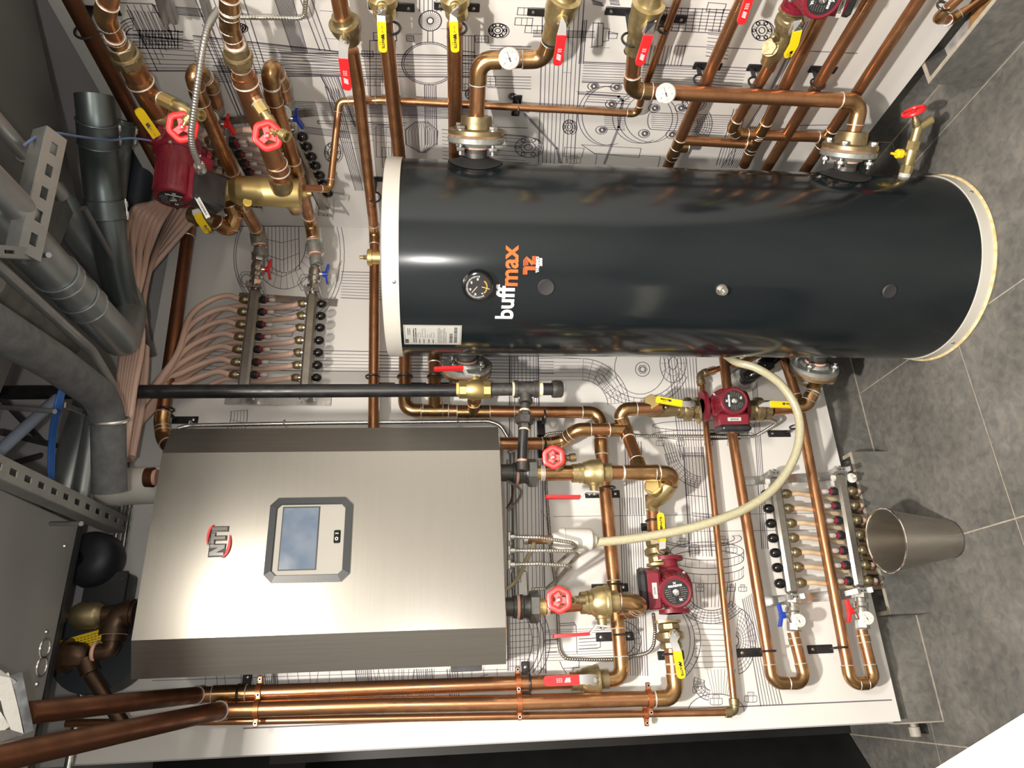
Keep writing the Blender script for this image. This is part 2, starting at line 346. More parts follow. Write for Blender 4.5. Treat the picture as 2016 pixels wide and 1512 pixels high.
# ring seals and nozzles
def nozzle(phi,z,rubber=True,label=''):
    d=V((math.sin(phi),-math.cos(phi),0)); o=V((TC[0],TC[1],z)); M=fr(o,d,(0,0,1))
    if rubber:
        g=G(); n=36; rs=[]
        for rad,l in ((.080,.0015),(.070,.004),(.048,.009),(.042,.014),(.034,.014)):
            ring=[]
            for k in range(n):
                a=2*math.pi*k/n; x,y=rad*math.cos(a),rad*math.sin(a)   # x along up axis, y sideways
                ring.append(M@V((x,y,math.sqrt(max(0,TR*TR-y*y))+l)))
            rs.append(ring)
        g.rings(rs); obj('rubber_collar',g,RUB,tk)
    g=G(); g.lathe([(TR-.02,.033),(TR+.038,.033)],M,24,0)
    for k in range(7): g.torus(fr(o+d*(TR+.026+k*.003),d),.033,.0012,24,6,0)
    obj('threaded_nipple',g,IRON,tk)
    g=G(); g.lathe([(TR+.036,.034),(TR+.044,.036),(TR+.048,.034)],M,24,0); obj('thread_sealant',g,SALM,tk)
    return d,o
def flange_set(phi,z,label,group=None):
    d,o=nozzle(phi,z); M=fr(o,d,(0,0,1)); t0=TR+.046
    f=thing('pipe_flange',label,'flange',o+d*t0,group)
    g=G(); g.lathe([(t0-.004,.045),(t0+.006,.050),(t0+.007,.078),(t0+.010,.081),(t0+.022,.081),(t0+.024,.079)],M,40,0); obj('lower_plate',g,CASTG,f)
    g=G(); g.lathe([(t0+.024,.079),(t0+.031,.079)],M,40,0); obj('gasket',g,RUST,f)
    g=G(); g.lathe([(t0+.031,.080),(t0+.042,.080),(t0+.044,.076),(t0+.045,.046),(t0+.062,.044),(t0+.078,.043),(t0+.080,.030)],M,40,0); obj('upper_plate',g,BRASSD,f)
    for k in range(4):
        a=math.pi/4+k*math.pi/2; c=o+ (M.to_3x3()@V((math.cos(a)*.064,math.sin(a)*.064,0)))
        g=G(); Mb=fr(c,d); g.lathe([(t0-.022,.006),(t0+.052,.006)],Mb,12); hexa(g,Mb,t0+.046,t0+.055,.0125); g.lathe([(t0+.044,.014),(t0+.046,.014)],Mb,16); hexa(g,Mb,t0-.012,t0-.001,.0125)
        obj('bolt',g,STEEL,f)
    return o+d*(t0+.08),d
PH=math.radians(41)
FA=flange_set(PH,1.495,'large bolted flange on the camera side of the tank near its top')
FBt=flange_set(PH,.365,'large bolted flange on the tank side near the floor below the right wall')
PL=PH+math.pi
FC=flange_set(PL,1.51,'bolted flange behind the tank top, beside the black gas pipe')
FD=flange_set(PL,.30,'bolted flange behind the tank near the floor, beside the clear hose')
# thermometer on the tank
p,n=tw(940,560); g=G(); dm=thing('dial_thermometer','round black faced dial thermometer standing out of the tank front','gauge',p)
M=fr(p,n,(0,0,1)); g=G(); g.lathe([(0,.042),(.022,.042),(.030,.040),(.031,.036),(.027,.035)],M,40,0,True); obj('housing',g,BLKG,dm)
g=G(); g.lathe([(.0272,.0345),(.0274,.001)],M,40,0); 
# local frame: x = right in world view, y = up
Mf=fr(p+n*.0276,n,n.cross(V((0,0,1)))*-1)
for k in range(41):
    a=math.radians(215-k*5.6); L=.0035 if k%5 else .006
    g.box(Mf@Mx.Translation((math.cos(a)*.0285,math.sin(a)*.0285+.001,.0002))@Mx.Rotation(a,4,'Z'),L,.0007,.0002,1)
for k in range(16):
    a=math.radians(-30-k*8); g.box(Mf@Mx.Translation((math.cos(a)*.018,math.sin(a)*.014-.010,.0002))@Mx.Rotation(a,4,'Z'),.004,.0008,.0002,2)
for k,s in enumerate(('0','20','40','60','80')):
    a=math.radians(215-k*56*.95); text(g,s,Mf@Mx.Translation((math.cos(a)*.021,math.sin(a)*.021,0)),.0065,1,.0001)
for a in (140,255):
    a=math.radians(a); c=(0.0,.003) if a<3 else (0,-.012); g.box(Mf@Mx.Translation((c[0]+math.cos(a)*.009,c[1]+math.sin(a)*.009,.0006))@Mx.Rotation(a,4,'Z'),.022,.0016,.0004,3)
obj('dial',g,[BLK,WINK,YELP,SALM],dm,smooth=False)
# brass air vent behind the tank top
p=B(735,507,.20); g=G(); av=thing('air_vent','brass air vent cylinder peeking out above the tank cap','air vent',p)
M=fr(p+V((0,0,-.03)),(0,0,1)); g.lathe([(-.06,.0235),(.03,.0235),(.036,.0235)],M,28); g.lathe([(.034,.029),(.048,.029),(.050,.026)],M,10); obj('body',g,BRASSS,av)
g=G(); M=fr(p+V((0,0,.018)),(0,0,1)); g.lathe([(0,.006),(.006,.006)],M,10); hexa(g,M,.006,.016,.009); g.lathe([(.016,.006),(.028,.006),(.029,.005)],M,10); obj('cap',g,BRASS,av)
# ---------- boiler ----------
YF,YBV=1.87,1.915
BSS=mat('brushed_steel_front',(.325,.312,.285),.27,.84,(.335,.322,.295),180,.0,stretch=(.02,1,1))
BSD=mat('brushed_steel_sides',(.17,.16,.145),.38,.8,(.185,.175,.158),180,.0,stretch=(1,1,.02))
BODY=mat('dark_sheet_steel',(.09,.09,.09),.5,.6)
SCR=mat('touch_screen_glass',(.10,.135,.19),.14,0,(.14,.17,.22),16,.05)
BEZ=mat('dark_grey_bezel',(.034,.038,.041),.4)
PNL=mat('light_control_panel',(.27,.26,.235),.5)
CHR=mat('mirror_chrome',(.85,.85,.83),.12,1.)
bo=thing('boiler','wall mounted boiler with brushed steel cover and touch screen','boiler',(.43,YBV,1.43))
fa,fb,fc_,fd=[Yp(u,v,YF) for u,v in ((320,892),(985,886),(995,1237),(258,1259))]
fx0=(fc_.x+fd.x)/2; fx1=(fa.x+fb.x)/2; fz0=(fb.z+fc_.z)/2; fz1=(fa.z+fd.z)/2
ba,bb,bc,bd=[Yp(u,v,YBV) for u,v in ((340,843),(982,842),(995,1310),(256,1335))]
bx0=(bc.x+bd.x)/2; bx1=(ba.x+bb.x)/2; bz0=(bb.z+bc.z)/2; bz1=(ba.z+bd.z)/2
g=G(); fv=[(fx0,YF,fz0),(fx1,YF,fz0),(fx1,YF,fz1),(fx0,YF,fz1)]; bv=[(bx0,YBV,bz0),(bx1,YBV,bz0),(bx1,YBV,bz1),(bx0,YBV,bz1)]
th=.003
g.add(fv+[(x,YF+.004,z) for x,_,z in fv],[(0,1,2,3),(4,7,6,5),(0,4,5,1),(3,2,6,7),(0,3,7,4),(1,5,6,2)],0)
obj('front_cover',g,BSS,bo,smooth=False)
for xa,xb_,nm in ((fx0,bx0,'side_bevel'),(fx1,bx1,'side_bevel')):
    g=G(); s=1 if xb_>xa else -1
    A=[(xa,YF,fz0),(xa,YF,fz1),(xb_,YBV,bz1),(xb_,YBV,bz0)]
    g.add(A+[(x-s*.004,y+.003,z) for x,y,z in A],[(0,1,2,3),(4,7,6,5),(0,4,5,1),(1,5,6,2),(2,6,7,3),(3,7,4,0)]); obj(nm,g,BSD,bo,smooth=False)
g=G(); g.aabb((bx0+.012,YBV+.004,bz0+.012),(bx1-.012,2.255,bz1-.01)); obj('casing',g,BODY,bo,smooth=False)
g=G(); g.aabb((bx0+.01,1.93,bz0-.006),(bx1-.012,2.24,bz0+.013),0,.002); obj('base_rail',g,STEEL,bo)
g=G(); g.aabb((bx0-.012,1.95,bz0+.06),(bx0+.012,2.02,bz0+.14)); obj('latch',g,BLK,bo)
# control panel: octagonal bezel
def yq(u,v,y=YF): q=Yp(u,v,y); return (q.x,q.z)
def octo(c,w,h,k): return [(c[0]-w+k,c[1]-h),(c[0]+w-k,c[1]-h),(c[0]+w,c[1]-h+k),(c[0]+w,c[1]+h-k),(c[0]+w-k,c[1]+h),(c[0]-w+k,c[1]+h),(c[0]-w,c[1]+h-k),(c[0]-w,c[1]-h+k)]
q1=yq(533,983);q2=yq(695,978);q3=yq(688,1146);q4=yq(520,1148)
cx=(q1[0]+q2[0]+q3[0]+q4[0])/4; cz=(q1[1]+q2[1]+q3[1]+q4[1])/4; hw=(q1[0]+q2[0]-q3[0]-q4[0])/4; hh=(q1[1]+q4[1]-q2[1]-q3[1])/4
def ring8(w,h,k,y): return [V((x,y,z)) for x,z in octo((cx,cz),w,h,k)]
g=G(); g.rings([ring8(hw,hh,.020,YF),ring8(hw,hh,.020,YF-.007),ring8(hw-.017,hh-.017,.012,YF-.011),ring8(hw-.019,hh-.019,.010,YF-.004),ring8(hw-.019,hh-.019,.010,YF)],0,False,False); pn=obj('control_panel',g,BEZ,bo,smooth=False)
g=G(); g.rings([ring8(hw-.0185,hh-.0185,.010,YF-.0015),ring8(hw-.0185,hh-.0185,.010,YF-.003)],0); obj('faceplate',g,PNL,pn,smooth=False)
a=yq(563,1001); b=yq(628,1120); 
x0_,x1_,z0_,z1_=b[0],a[0],yq(628,1010)[1],yq(555,1060)[1]
g=G(); g.aabb((x0_-.003,YF-.0045,z0_-.003),(x1_+.003,YF-.003,z1_+.003),1); g.aabb((x0_,YF-.0052,z0_),(x1_,YF-.0044,z1_),0); obj('touch_screen',g,[SCR,BLK],pn,smooth=False)
s_=yq(664,1057); g=G(); g.aabb((s_[0]-.017,YF-.0075,s_[1]-.008),(s_[0]+.017,YF-.003,s_[1]+.008),0,.003); Mt=fr((s_[0]-.006,YF-.0076,s_[1]),(0,-1,0),(1,0,0)); text(g,'O',Mt,.011,1,.0004); Mt=fr((s_[0]+.008,YF-.0076,s_[1]),(0,-1,0),(1,0,0)); text(g,'I',Mt,.011,1,.0004)
obj('rocker_switch',g,[BLKG,WINK],pn,smooth=False)
# emblem: chrome block letters with a red swoosh
ex,ez=yq(430,1066); g=G()
def eb(x0,x1,z0,z1,d=.006): g.aabb((ex+x0,YF-d,ez+z0),(ex+x1,YF-.0005,ez+z1),0,.0012)
eb(-.038,-.028,-.019,.017); eb(-.018,-.008,-.019,.019); g.prism([(-.038,.017),(-.028,.017),(-.008,-.019),(-.018,-.019)],.0005,.0062,Mx.Translation((ex,YF,ez))@Mx.Rotation(math.pi/2,4,'X'))
eb(-.006,.021,.009,.019); eb(.003,.013,-.019,.019,.0062); eb(.026,.037,-.021,.019)
obj('emblem',g,mat('bright_chrome',(.80,.80,.78),.12,1.),bo); g3=G()
for a_ in ((-.040,-.006,-.021,.021),(-.008,.023,.007,.021),(.001,.015,-.021,.021),(.024,.039,-.023,.021)): g3.aabb((ex+a_[0],YF-.0018,ez+a_[2]),(ex+a_[1],YF-.0003,ez+a_[3]))
obj('emblem_backing',g3,BLK,bo,smooth=False)
def arc(a0,a1,rx,rz,cx_,cz_,wmax):
    g2=G(); N=22; ps=[V((cx_+rx*math.cos(math.radians(a0+(a1-a0)*i/N)),YF-.0065,cz_+rz*math.sin(math.radians(a0+(a1-a0)*i/N)))) for i in range(N+1)]
    g2.ribbon(ps,[wmax*(.15+math.sin(math.pi*(i/N))) for i in range(N+1)],.003,(0,-1,0),0); obj('emblem_swoosh',g2,REDP,bo)
arc(15,120,.036,.016,ex+.008,ez+.010,.0048); arc(195,300,.040,.020,ex-.004,ez-.010,.0058)
# ---------- plumbing builders ----------
def P(t):
    if isinstance(t,V): return t
    k=t[3] if len(t)>3 else 'B'
    return {'B':B,'S':S,'F':F,'Y':Yp}[k](t[0],t[1],t[2])
def cat_curve(ps,bend,seg=8):
    """straight pieces and rounded corners of a bent line"""
    out=[ps[0]]; arcs=[]
    for i in range(1,len(ps)-1):
        a,b,c=ps[i-1],ps[i],ps[i+1]; d1=(b-a).normalized(); d2=(c-b).normalized(); ang=d1.angle(d2)
        if ang<.06: out.append(b); continue
        t=min(bend*math.tan(ang/2),(b-a).length*.49,(c-b).length*.49); R=t/math.tan(ang/2)
        n=(d2-d1*d1.dot(d2)).normalized(); cen=b-d1*t+n*R; arc=[]
        m=max(3,int(seg*ang/1.57))
        for k in range(m+1):
            w_=ang*k/m; arc.append(cen-n*R*math.cos(w_)+d1*R*math.sin(w_))
        arcs.append((arc,d1,d2)); out+=arc
    out.append(ps[-1]); return out,arcs
def ringbead(g,p,d,r,m=1,th=.0017): g.torus(fr(p,d),r,th,18,6,m)
def cup(g,a,d,L,r,m=0,bead=True):
    """socket end of a fitting from a along d"""
    g.lathe([(0,r*1.10),(L*.25,r*1.12),(L,r*1.12)],fr(a,d),18,m)
    if bead: ringbead(g,a+d*L,d,r*1.07,1,r*.085)
def run(pts,r,label,name='copper_pipe',cat='pipe',group=None,m=None,fm=None,bend=None,fit=True,cups=None,rings=()):
    ps=[P(t) for t in pts]; m=m or COP; fm=fm or COPF; bend=bend or r*1.75
    line,arcs=cat_curve(ps,bend)
    if fit and (arcs or rings):
        root=thing(name,label,cat,ps[0],group)
        g=G(); g.tube(line,r,18); obj('tube',g,m,root)
        for arc,d1,d2 in arcs:
            g=G(); L=r*1.25 if cups is None else cups
            q=[arc[0]-d1*L]+arc+[arc[-1]+d2*L]; g.tube(q,[r*1.11]*len(q),18)
            ringbead(g,q[0],d1,r*1.06,1,r*.085); ringbead(g,q[-1],d2,r*1.06,1,r*.085)
            obj('elbow',g,[fm,SOLD],root)
        for t in rings:   # couplings: (u,v,off,length)
            a=P(t[:3] if len(t)==4 else t[:3]+(t[4],)); L=t[3]
            best=min(((a-(line[i]+line[i+1])/2).length,i) for i in range(len(line)-1)) if 0 else None
            bi,bd,bp=0,9,a
            for i in range(len(line)-1):
                e=line[i+1]-line[i]; k=max(0,min(1,(a-line[i]).dot(e)/max(1e-9,e.length_squared))); q=line[i]+e*k
                if (q-a).length<bd: bd=(q-a).length; bi=i; bp=q
            d=(line[bi+1]-line[bi]).normalized(); g=G()
            g.tube([bp-d*L/2,bp+d*L/2],r*1.11,18); ringbead(g,bp-d*L/2,d,r*1.06,1,r*.085); ringbead(g,bp+d*L/2,d,r*1.06,1,r*.085)
            obj('coupling',g,[fm,SOLD],root)
        return root
    g=G(); g.tube(line,r,18); return tag(obj(name,g,m),label,cat,group)
def tee(root,p,axis,branch,r,L,BL,fm=None,rb=None):
    """tee fitting as a part"""
    rb=rb or r; g=G(); a=V(axis).normalized(); b=V(branch).normalized()
    g.tube([p-a*L,p+a*L],r*1.11,18); ringbead(g,p-a*L,a,r*1.06,1,r*.085); ringbead(g,p+a*L,a,r*1.06,1,r*.085)
    g.tube([p,p+b*BL],rb*1.11,18); ringbead(g,p+b*BL,b,rb*1.06,1,rb*.085)
    obj('tee',g,[fm or COPF,SOLD],root)
def wallside(p): # closest board: returns point on board and outward normal
    return (V((p.x,YB,p.z)),V((0,-1,0))) if (YB-p.y)<(XR-p.x) else (V((XR,p.y,p.z)),V((-1,0,0)))
def bracket(t,d,r,label,both=False,side=1,group=None,gl=None):
    """black clip: ring round the pipe, strap and screwed plate on the board"""
    p=P(t); w,n=wallside(p); d=V(d).normalized()
    s=n.cross(d).normalized()*side
    root=thing('pipe_clip',label,'pipe clip',w,group)
    g=G(); g.torus(fr(p,d),r+.0035,.0032,24,8); obj('ring',g,BLK,root)
    gap=(p-w).length-r
    g=G(); M=fr((w+p)/2-n*(r/2),n,s); g.box(M,.014,.003,max(.004,gap),0,.001); obj('strap',g,BLK,root)
    L=.085 if not both else .12; c=w+n*.0025+(s*(L/2-.014) if not both else V((0,0,0)))
    g=G(); g.box(fr(c,n,s),L,.026,.0045,0,.002); obj('plate',g,BLK,root)
    for k in ([1] if not both else [1,-1]):
        q=c+s*(L/2-.016)*k+n*.002; g=G(); g.lathe([(0,.005),(.003,.0048),(.0042,.002)],fr(q,n),10); obj('screw',g,STEEL,root)
    return root
def lever(root,path,nrm,color,txt,wm=.022,split=None,flip=False,name='handle'):
    """flat metal lever with a plastic grip. path: 3D points from the stem outwards; the grip covers the part after index split"""
    h=G(); k=split if split is not None else len(path)-2
    st0=path[0]-(path[1]-path[0]).normalized()*.014; h.ribbon([st0]+path[:k+1]+[path[k]+(path[k+1]-path[k]).normalized()*.01],[wm*1.0]+[wm*1.25]*1+[wm*1.05]*k+[wm*.9],.0042,nrm,0); ho=obj(name,h,HAND,root)
    g=G(); q=path[k:]; e=q[-1]; d=(q[-1]-q[-2]).normalized(); q=q[:-1]+[e-d*wm*.45,e-d*wm*.16,e]
    wd=[wm*1.12]*(len(q)-2)+[wm*.95,wm*.4]; 
    g.ribbon(q,wd,.0085,nrm,0)
    N=V(nrm).normalized(); c=(q[0]+q[-1])/2; a=(q[-1]-q[0]); L=a.length; a.normalize()
    if len(q)>4: c=(q[1]+q[-1])/2; a=(q[-1]-q[1]); L=a.length*1.05; a.normalize()
    if txt:
        ax=-a if flip else a; M=fr(c+N*.0044,N,ax)
        if txt=='W': 
            text(g,'WATTS',M@Mx.Translation((L*.18*(1 if not flip else -1),.001,0)),wm*.46,1,.0004); text(g,'W',M@Mx.Translation((-L*.05*(1 if not flip else -1),.001,0)),wm*.5,1,.0012,sx=1.2)
            text(g,'FBV-3C',M@Mx.Translation((L*.18*(1 if not flip else -1),-wm*.32,0)),wm*.2,1)
            text(g,'ON   OFF',M@Mx.Translation((-L*.28*(1 if not flip else -1),.001,0)),wm*.26,1)
        else:
            for i in range(4): g.box(M@Mx.Translation((L*.12+i*.0045,0,.0002))@Mx.Rotation(-.45,4,'Z'),.0026,wm*.55,.0003,1)
            for i in range(3):
                for j in (-1,0,1): g.box(M@Mx.Translation((-L*.12+i*.006,j*wm*.17,.0002)),.0042,.0013,.0003,1)
    obj('grip',g,[color,INK if color is YELP else WINK],ho)
def bvalve(p0,p1,r,stem,path,label,color=YELP,txt='W',m=None,split=None,flip=False,group=None,body=1.75,hexr=1.42,wm=.022,soft=False,sl=1.9,nrm=None):
    a=(p1-p0); L=a.length; a.normalize(); st=V(stem).normalized(); root=thing('ball_valve',label,'valve',(p0+p1)/2,group); M=fr(p0,a,st)
    g=G()
    if soft: g.lathe([(0,r*1.2),(L*.16,r*1.22),(L*.18,r*1.3),(L*.27,r*1.3),(L*.33,r*1.5),(L*.5,r*body),(L*.62,r*body),(L*.66,r*body*1.06),(L*.74,r*body*1.06),(L*.76,r*1.35),(L*.80,r*1.22),(L,r*1.2)],M,28)
    else: 
        g.lathe([(0,r*hexr*.9),(.002,r*hexr),(L*.22,r*hexr),(L*.24,r*1.2)],M,8); g.lathe([(L*.76,r*1.2),(L*.78,r*hexr),(L-.002,r*hexr),(L,r*hexr*.9)],M,8)
        g.lathe([(L*.2,r*1.2),(L*.3,r*1.35),(L*.4,r*body),(L*.62,r*body),(L*.7,r*1.35),(L*.8,r*1.2)],M,26)
    mid=p0+a*L*.52; g.lathe([(0,r*.75),(r*body*1.05,r*.7),(r*body*1.08,r*.55),(r*sl,r*.5)],fr(mid,st,a),16)
    obj('body',g,m or BRASS,root,sharp=30)
    top=mid+st*r*sl; g=G(); Ms=fr(top-st*.004,st,a); g.lathe([(-.012,r*.42),(-.012,r*.42),(0,r*.42)],Ms,6); g.lathe([(0,.0045),(.012,.0045)],Ms,10); hexa(g,Ms,.005,.010,.0085); obj('stem_nut',g,STEEL,root)
    if path:
        path=[top-st*.0]+path; lever(root,path,nrm or st,color,txt,wm,split,flip)
    return root
def drainv(p,d,out,wn,label,R=.031,col=REDW,body=BRASSD,s=1.,wd=None):
    """small drain valve: body from p along d, threaded spout along out, hand wheel facing wn"""
    root=thing('drain_valve',label,'valve',p); d=V(d).normalized(); o=V(out).normalized(); n=V(wn).normalized()
    g=G(); g.lathe([(0,.0105*s),(.012*s,.0105*s),(.013*s,.013*s),(.028*s,.013*s),(.031*s,.011*s),(.052*s,.012*s)],fr(p,d),14); c=p+d*.044*s
    g.lathe([(0,.009*s),(.016*s,.0095*s),(.018*s,.0125*s),(.036*s,.0125*s),(.036*s,.0095*s),(.022*s,.009*s)],fr(c,o),18,0,True)
    for k in range(4): g.torus(fr(c+o*(.021+k*.004)*s,o),.0128*s,.0009*s,18,5)
    wc=wd if wd is not None else c+n*.034*s; 
    q=(wc-c).normalized(); l=(wc-c).length
    g.lathe([(0,.0105*s),(l*.35,.0095*s),(l*.36,.013*s),(l*.62,.013*s),(l*.64,.007*s),(l*.98,.004*s)],fr(c,q),12); obj('body',g,body,root)
    g=G(); M=fr(wc,n); N=36; rs=[]
    for i in range(N):
        a=2*math.pi*i/N; rad=R*(1+.055*math.cos(6*a)); ca,sa=math.cos(a),math.sin(a); w_=.0085
        rs.append([M@V(((rad+w_*math.cos(b))*ca,(rad+w_*math.cos(b))*sa,.0048*math.sin(b)+.002)) for b in [2*math.pi*j/8 for j in range(8)]])
    g.rings(rs,close=True)
    for k in range(3):
        a=2*math.pi*k/3+.4; g.box(M@Mx.Rotation(a,4,'Z')@Mx.Translation((R*.5,0,0)),R*.9,.017,.0055,0,.001)
    g.lathe([(-.004,.009),(.004,.009),(.005,.006)],M,14); obj('hand_wheel',g,col,root)
    g=G(); g.lathe([(.004,.004),(.008,.004),(.009,.002)],M,8); obj('screw',g,STEEL,root)
    return root
def gauge(p,n,r,label,depth=.03,upd=(0,0,1),body=TIN,stem=.0):
    n=V(n).normalized(); root=thing('dial_gauge',label,'gauge',p)
    g=G(); M=fr(p,n,V(upd)); g.lathe([(-stem-.001,.006),(-.001,.006),(0,r*.8),(.004,r*.98),(.012,r),(.014,r),(.0145,r*.9),(.012,r*.89)],M,36); obj('case',g,body,root)
    g=G(); M=fr(p+n*.0125,n,V(upd).cross(n)*-1) ; 
    g.lathe([(0,r*.9),(.0004,r*.9)],M,36,0)
    for k in range(31):
        a=math.radians(225-k*9); L=r*(.08 if k%5 else .15); g.box(M@Mx.Translation((math.cos(a)*r*.72,math.sin(a)*r*.72,.0007))@Mx.Rotation(a,4,'Z'),L,r*.018,.0002,1)
        a=math.radians(225-k*9); g.box(M@Mx.Translation((math.cos(a)*r*.5,math.sin(a)*r*.5,.0007))@Mx.Rotation(a,4,'Z'),r*.05,r*.018,.0002,2)
    for k,s in enumerate(('0','50','100','150','200')):
        a=math.radians(225-k*67); text(g,s,M@Mx.Translation((math.cos(a)*r*.6,math.sin(a)*r*.6,.0005)),r*.13,1)
    text(g,'°F',M@Mx.Translation((0,-r*.35,.0005)),r*.2,1)
    a=math.radians(205); g.box(M@Mx.Rotation(a,4,'Z')@Mx.Translation((r*.3,0,.0012)),r*.7,r*.03,.0004,1); g.box(M@Mx.Rotation(a,4,'Z')@Mx.Translation((-r*.18,0,.0012)),r*.3,r*.12,.0004,1); g.lathe([(.0009,r*.09),(.002,r*.09)],M,14,1)
    obj('dial',g,[LABEL,INK,REDP],root,smooth=False)
    g=G(); g.lathe([(.003,r*.89),(.0034,r*.89)],M,36); 
    return root
def pump(c,n,fl,side,label,ltxt,R=.046,depth=.135,fw=.075,flen=.165,up=None,lw=.055,boxk=1.,ring=None,labcol=LABEL,bn=.40,bh=.62,bl=1.):
    """circulator: c = centre of the motor face, n = towards the room, fl = flow direction, side = terminal box side"""
    n=V(n).normalized(); f=V(fl).normalized(); s=V(side).normalized(); up=V(up) if up is not None else -s
    root=thing('circulator_pump',label,'pump',c-n*depth)
    b=c-n*depth
    g=G(); g.lathe([(-.028,R*.7),(-.02,R*1.05),(.0,R*1.16),(.022,R*1.2),(.028,R*1.08)],fr(b,n,f),28)
    g.tube([b-f*flen/2,b-f*flen*.30,b,b+f*flen*.30,b+f*flen/2],[R*.52,R*.62,R*.8,R*.62,R*.52],18); 
    for k in (-1,1):
        e=b+f*k*flen/2; M=fr(e-f*k*.006,f,s)
        pl=[(math.cos(a)*(fw*.5 if abs(math.cos(a))>.01 else fw*.5)*(1.0),math.sin(a)*fw*.36) for a in [2*math.pi*i/24 for i in range(24)]]
        g.prism(pl,-.006,.006,M)
    obj('volute',g,PUMP,root)
    g=G(); M=fr(b,n,f); g.lathe([(.02,R*1.04),(depth*.42,R*1.02),(depth*.46,R*.98),(depth-.012,R*.96),(depth-.003,R*.94),(depth,R*.86),(depth-.001,R*.74)],M,40); 
    for k in range(26):
        a=2*math.pi*k/26; g.box(M@Mx.Rotation(a,4,'Z')@Mx.Translation((R*.975,0,depth*.66)),.003,.0028,depth*.46)
    obj('motor',g,PUMP,root)
    for k in range(4):
        a=math.pi/4+k*math.pi/2; g=G(); g.lathe([(.024,.005),(.031,.005),(.032,.003)],M@Mx.Rotation(a,4,'Z')@Mx.Translation((R*1.1,0,0)),8); obj('screw',g,STEEL,root)
    # face plate with print; x axis of the writing = cross(up, n)
    xv=up.cross(n).normalized(); Mf=fr(c-n*.0006,n,xv); r=R*.72
    g=G(); g.lathe([(0,r),(.0006,r)],Mf,36,0)
    for i in range(7):
        y=r*(.28-.17*i); 
        for sg in (-1,1):
            x=r*(.38 if abs(y)<r*.3 else .15); w_=math.sqrt(max(0,r*r*.8-y*y))
            while x<w_-.003:
                l=random.uniform(.002,.005); g.box(Mf@Mx.Translation((sg*(x+l/2),y,.0008)),l,r*.035,.0002,2); x+=l+.0012
    g.box(Mf@Mx.Translation((0,r*.50,.0008)),0.0001,.0001,.0001,1)
    text(g,'GRUNDFOS',Mf@Mx.Translation((0,r*.50,.0006)),r*.21,1,.0004)
    Mk=Mf@Mx.Translation((0,r*.73,.0008))
    for a,l in ((.7,.010),(-.7,.010),(0,.005)): g.box(Mk@Mx.Rotation(a,4,'Z'),l,.0016,.0002,1)
    text(g,'UL',Mf@Mx.Translation((r*.28,-r*.62,.0006)),r*.22,1,.0004)
    obj('faceplate',g,[BLK,WINK,TIN],root,smooth=False)
    g=G(); g.lathe([(.0008,r*.27),(.0035,r*.27),(.0042,r*.24)],Mf,20); g.box(Mf@Mx.Rotation(.6,4,'Z')@Mx.Translation((0,0,.0044)),r*.42,.0012,.0006,1); obj('vent_screw',g,[TIN,WINK],root)
    # terminal box
    bc=b+s*R*1.28+n*depth*bn; M=fr(bc,n,f); g=G(); g.box(M,flen*.66*boxk,R*.95,depth*bh,0,.006); 
    g.box(fr(b+s*R*.98+n*depth*.35,n,f),flen*.5,R*.5,depth*.5,0,.004); tb=obj('terminal_box',g,PUMP,root)
    g=G(); g.box(fr(bc+s*R*(.58-(bl-1)),n,f),flen*.66*boxk+.002,R*.5*(1+(bl-1)*3),depth*bh+.002,0,.007); cv=obj('box_cover',g,BLK,root)
    for k in (-1,1):
        g=G(); g.lathe([(0,.0035),(.002,.003)],fr(bc+s*R*.6+n*(depth*.31+.001)+f*k*flen*.26,n),8); obj('cover_screw',g,STEEL,cv)
    g=G(); Ml=fr(bc+n*(depth*.31+.0006)-s*R*.02,n,xv if abs(xv.dot(f))>.5 else (f if f.dot(up)<0 else f)); 
    return root,Ml,tb,bc
def plabel(parent,M,w,h,txt,sz,flip=0):
    g=G(); g.box(M,w,h,.0008,0); text(g,txt,M@Mx.Rotation(math.pi*flip,4,'Z'),sz,1,.00015,.0006); obj('name_label',g,[LABEL,INK],parent,smooth=False)
def armored(pts,r,label,bend=.04,cat='cable',m=None,pitch=.0075,name='armoured_cable',group=None,root=None):
    ps=[P(t) for t in pts]; line,_=cat_curve(ps,bend,10)
    # resample
    out=[line[0]]; acc=0
    cum=[0]
    for i in range(1,len(line)): cum.append(cum[-1]+(line[i]-line[i-1]).length)
    n=int(cum[-1]/(pitch/4)); q=[];j=0
    for k in range(n+1):
        s=cum[-1]*k/n
        while j<len(cum)-2 and cum[j+1]<s: j+=1
        t=(s-cum[j])/max(1e-9,cum[j+1]-cum[j]); q.append(line[j].lerp(line[j+1],t))
    rr_=[r*(1+.16*math.cos(2*math.pi*k/4)) for k in range(len(q))]
    g=G(); g.tube(q,rr_,10); o=obj(name,g,m or TIN,root,sharp=70)
    return o if root else tag(o,label,cat,group)
X_=V((1,0,0)); Y_=V((0,1,0)); Z_=V((0,0,1))
# ---------- right wall pipes ----------
ro=.0205
def cor(u,off,v=445):   # height on the corner line
    return V((XR-off,YB-off,B(u,v,off).z))
k8=.08
pA=[(735,852,k8),cor(738,k8),(704,160,k8,'S'),(693,98,k8,'S')]
run(pA,.0178,'copper pipe from behind the boiler top round the corner to a red-handled valve',rings=((736,458,k8,.05),))
run([(674,34,k8,'S'),(657,-60,k8,'S')],.0205,'short copper pipe leaving the picture above the red-handled valve left of the two yellow levers')
p0,p1=S(690,82,k8),S(672,30,k8)
bvalve(p0,p1,.0215,(-1,-.1,0),[S(676,95,.155),S(676,114,.160),S(684,176,.158)],'brass valve with red lever on the wall pipe nearest to the silver manifold',REDP,'T',m=BRASSD,split=2,soft=True,sl=2.6,nrm=(-1,0,0))
def twowall(u1,v1,u2,label,uc,rest,tees=()):
    return run([(u1,v1,k8,'S'),V((XR-k8,YB-k8,uc))]+rest,ro,label)
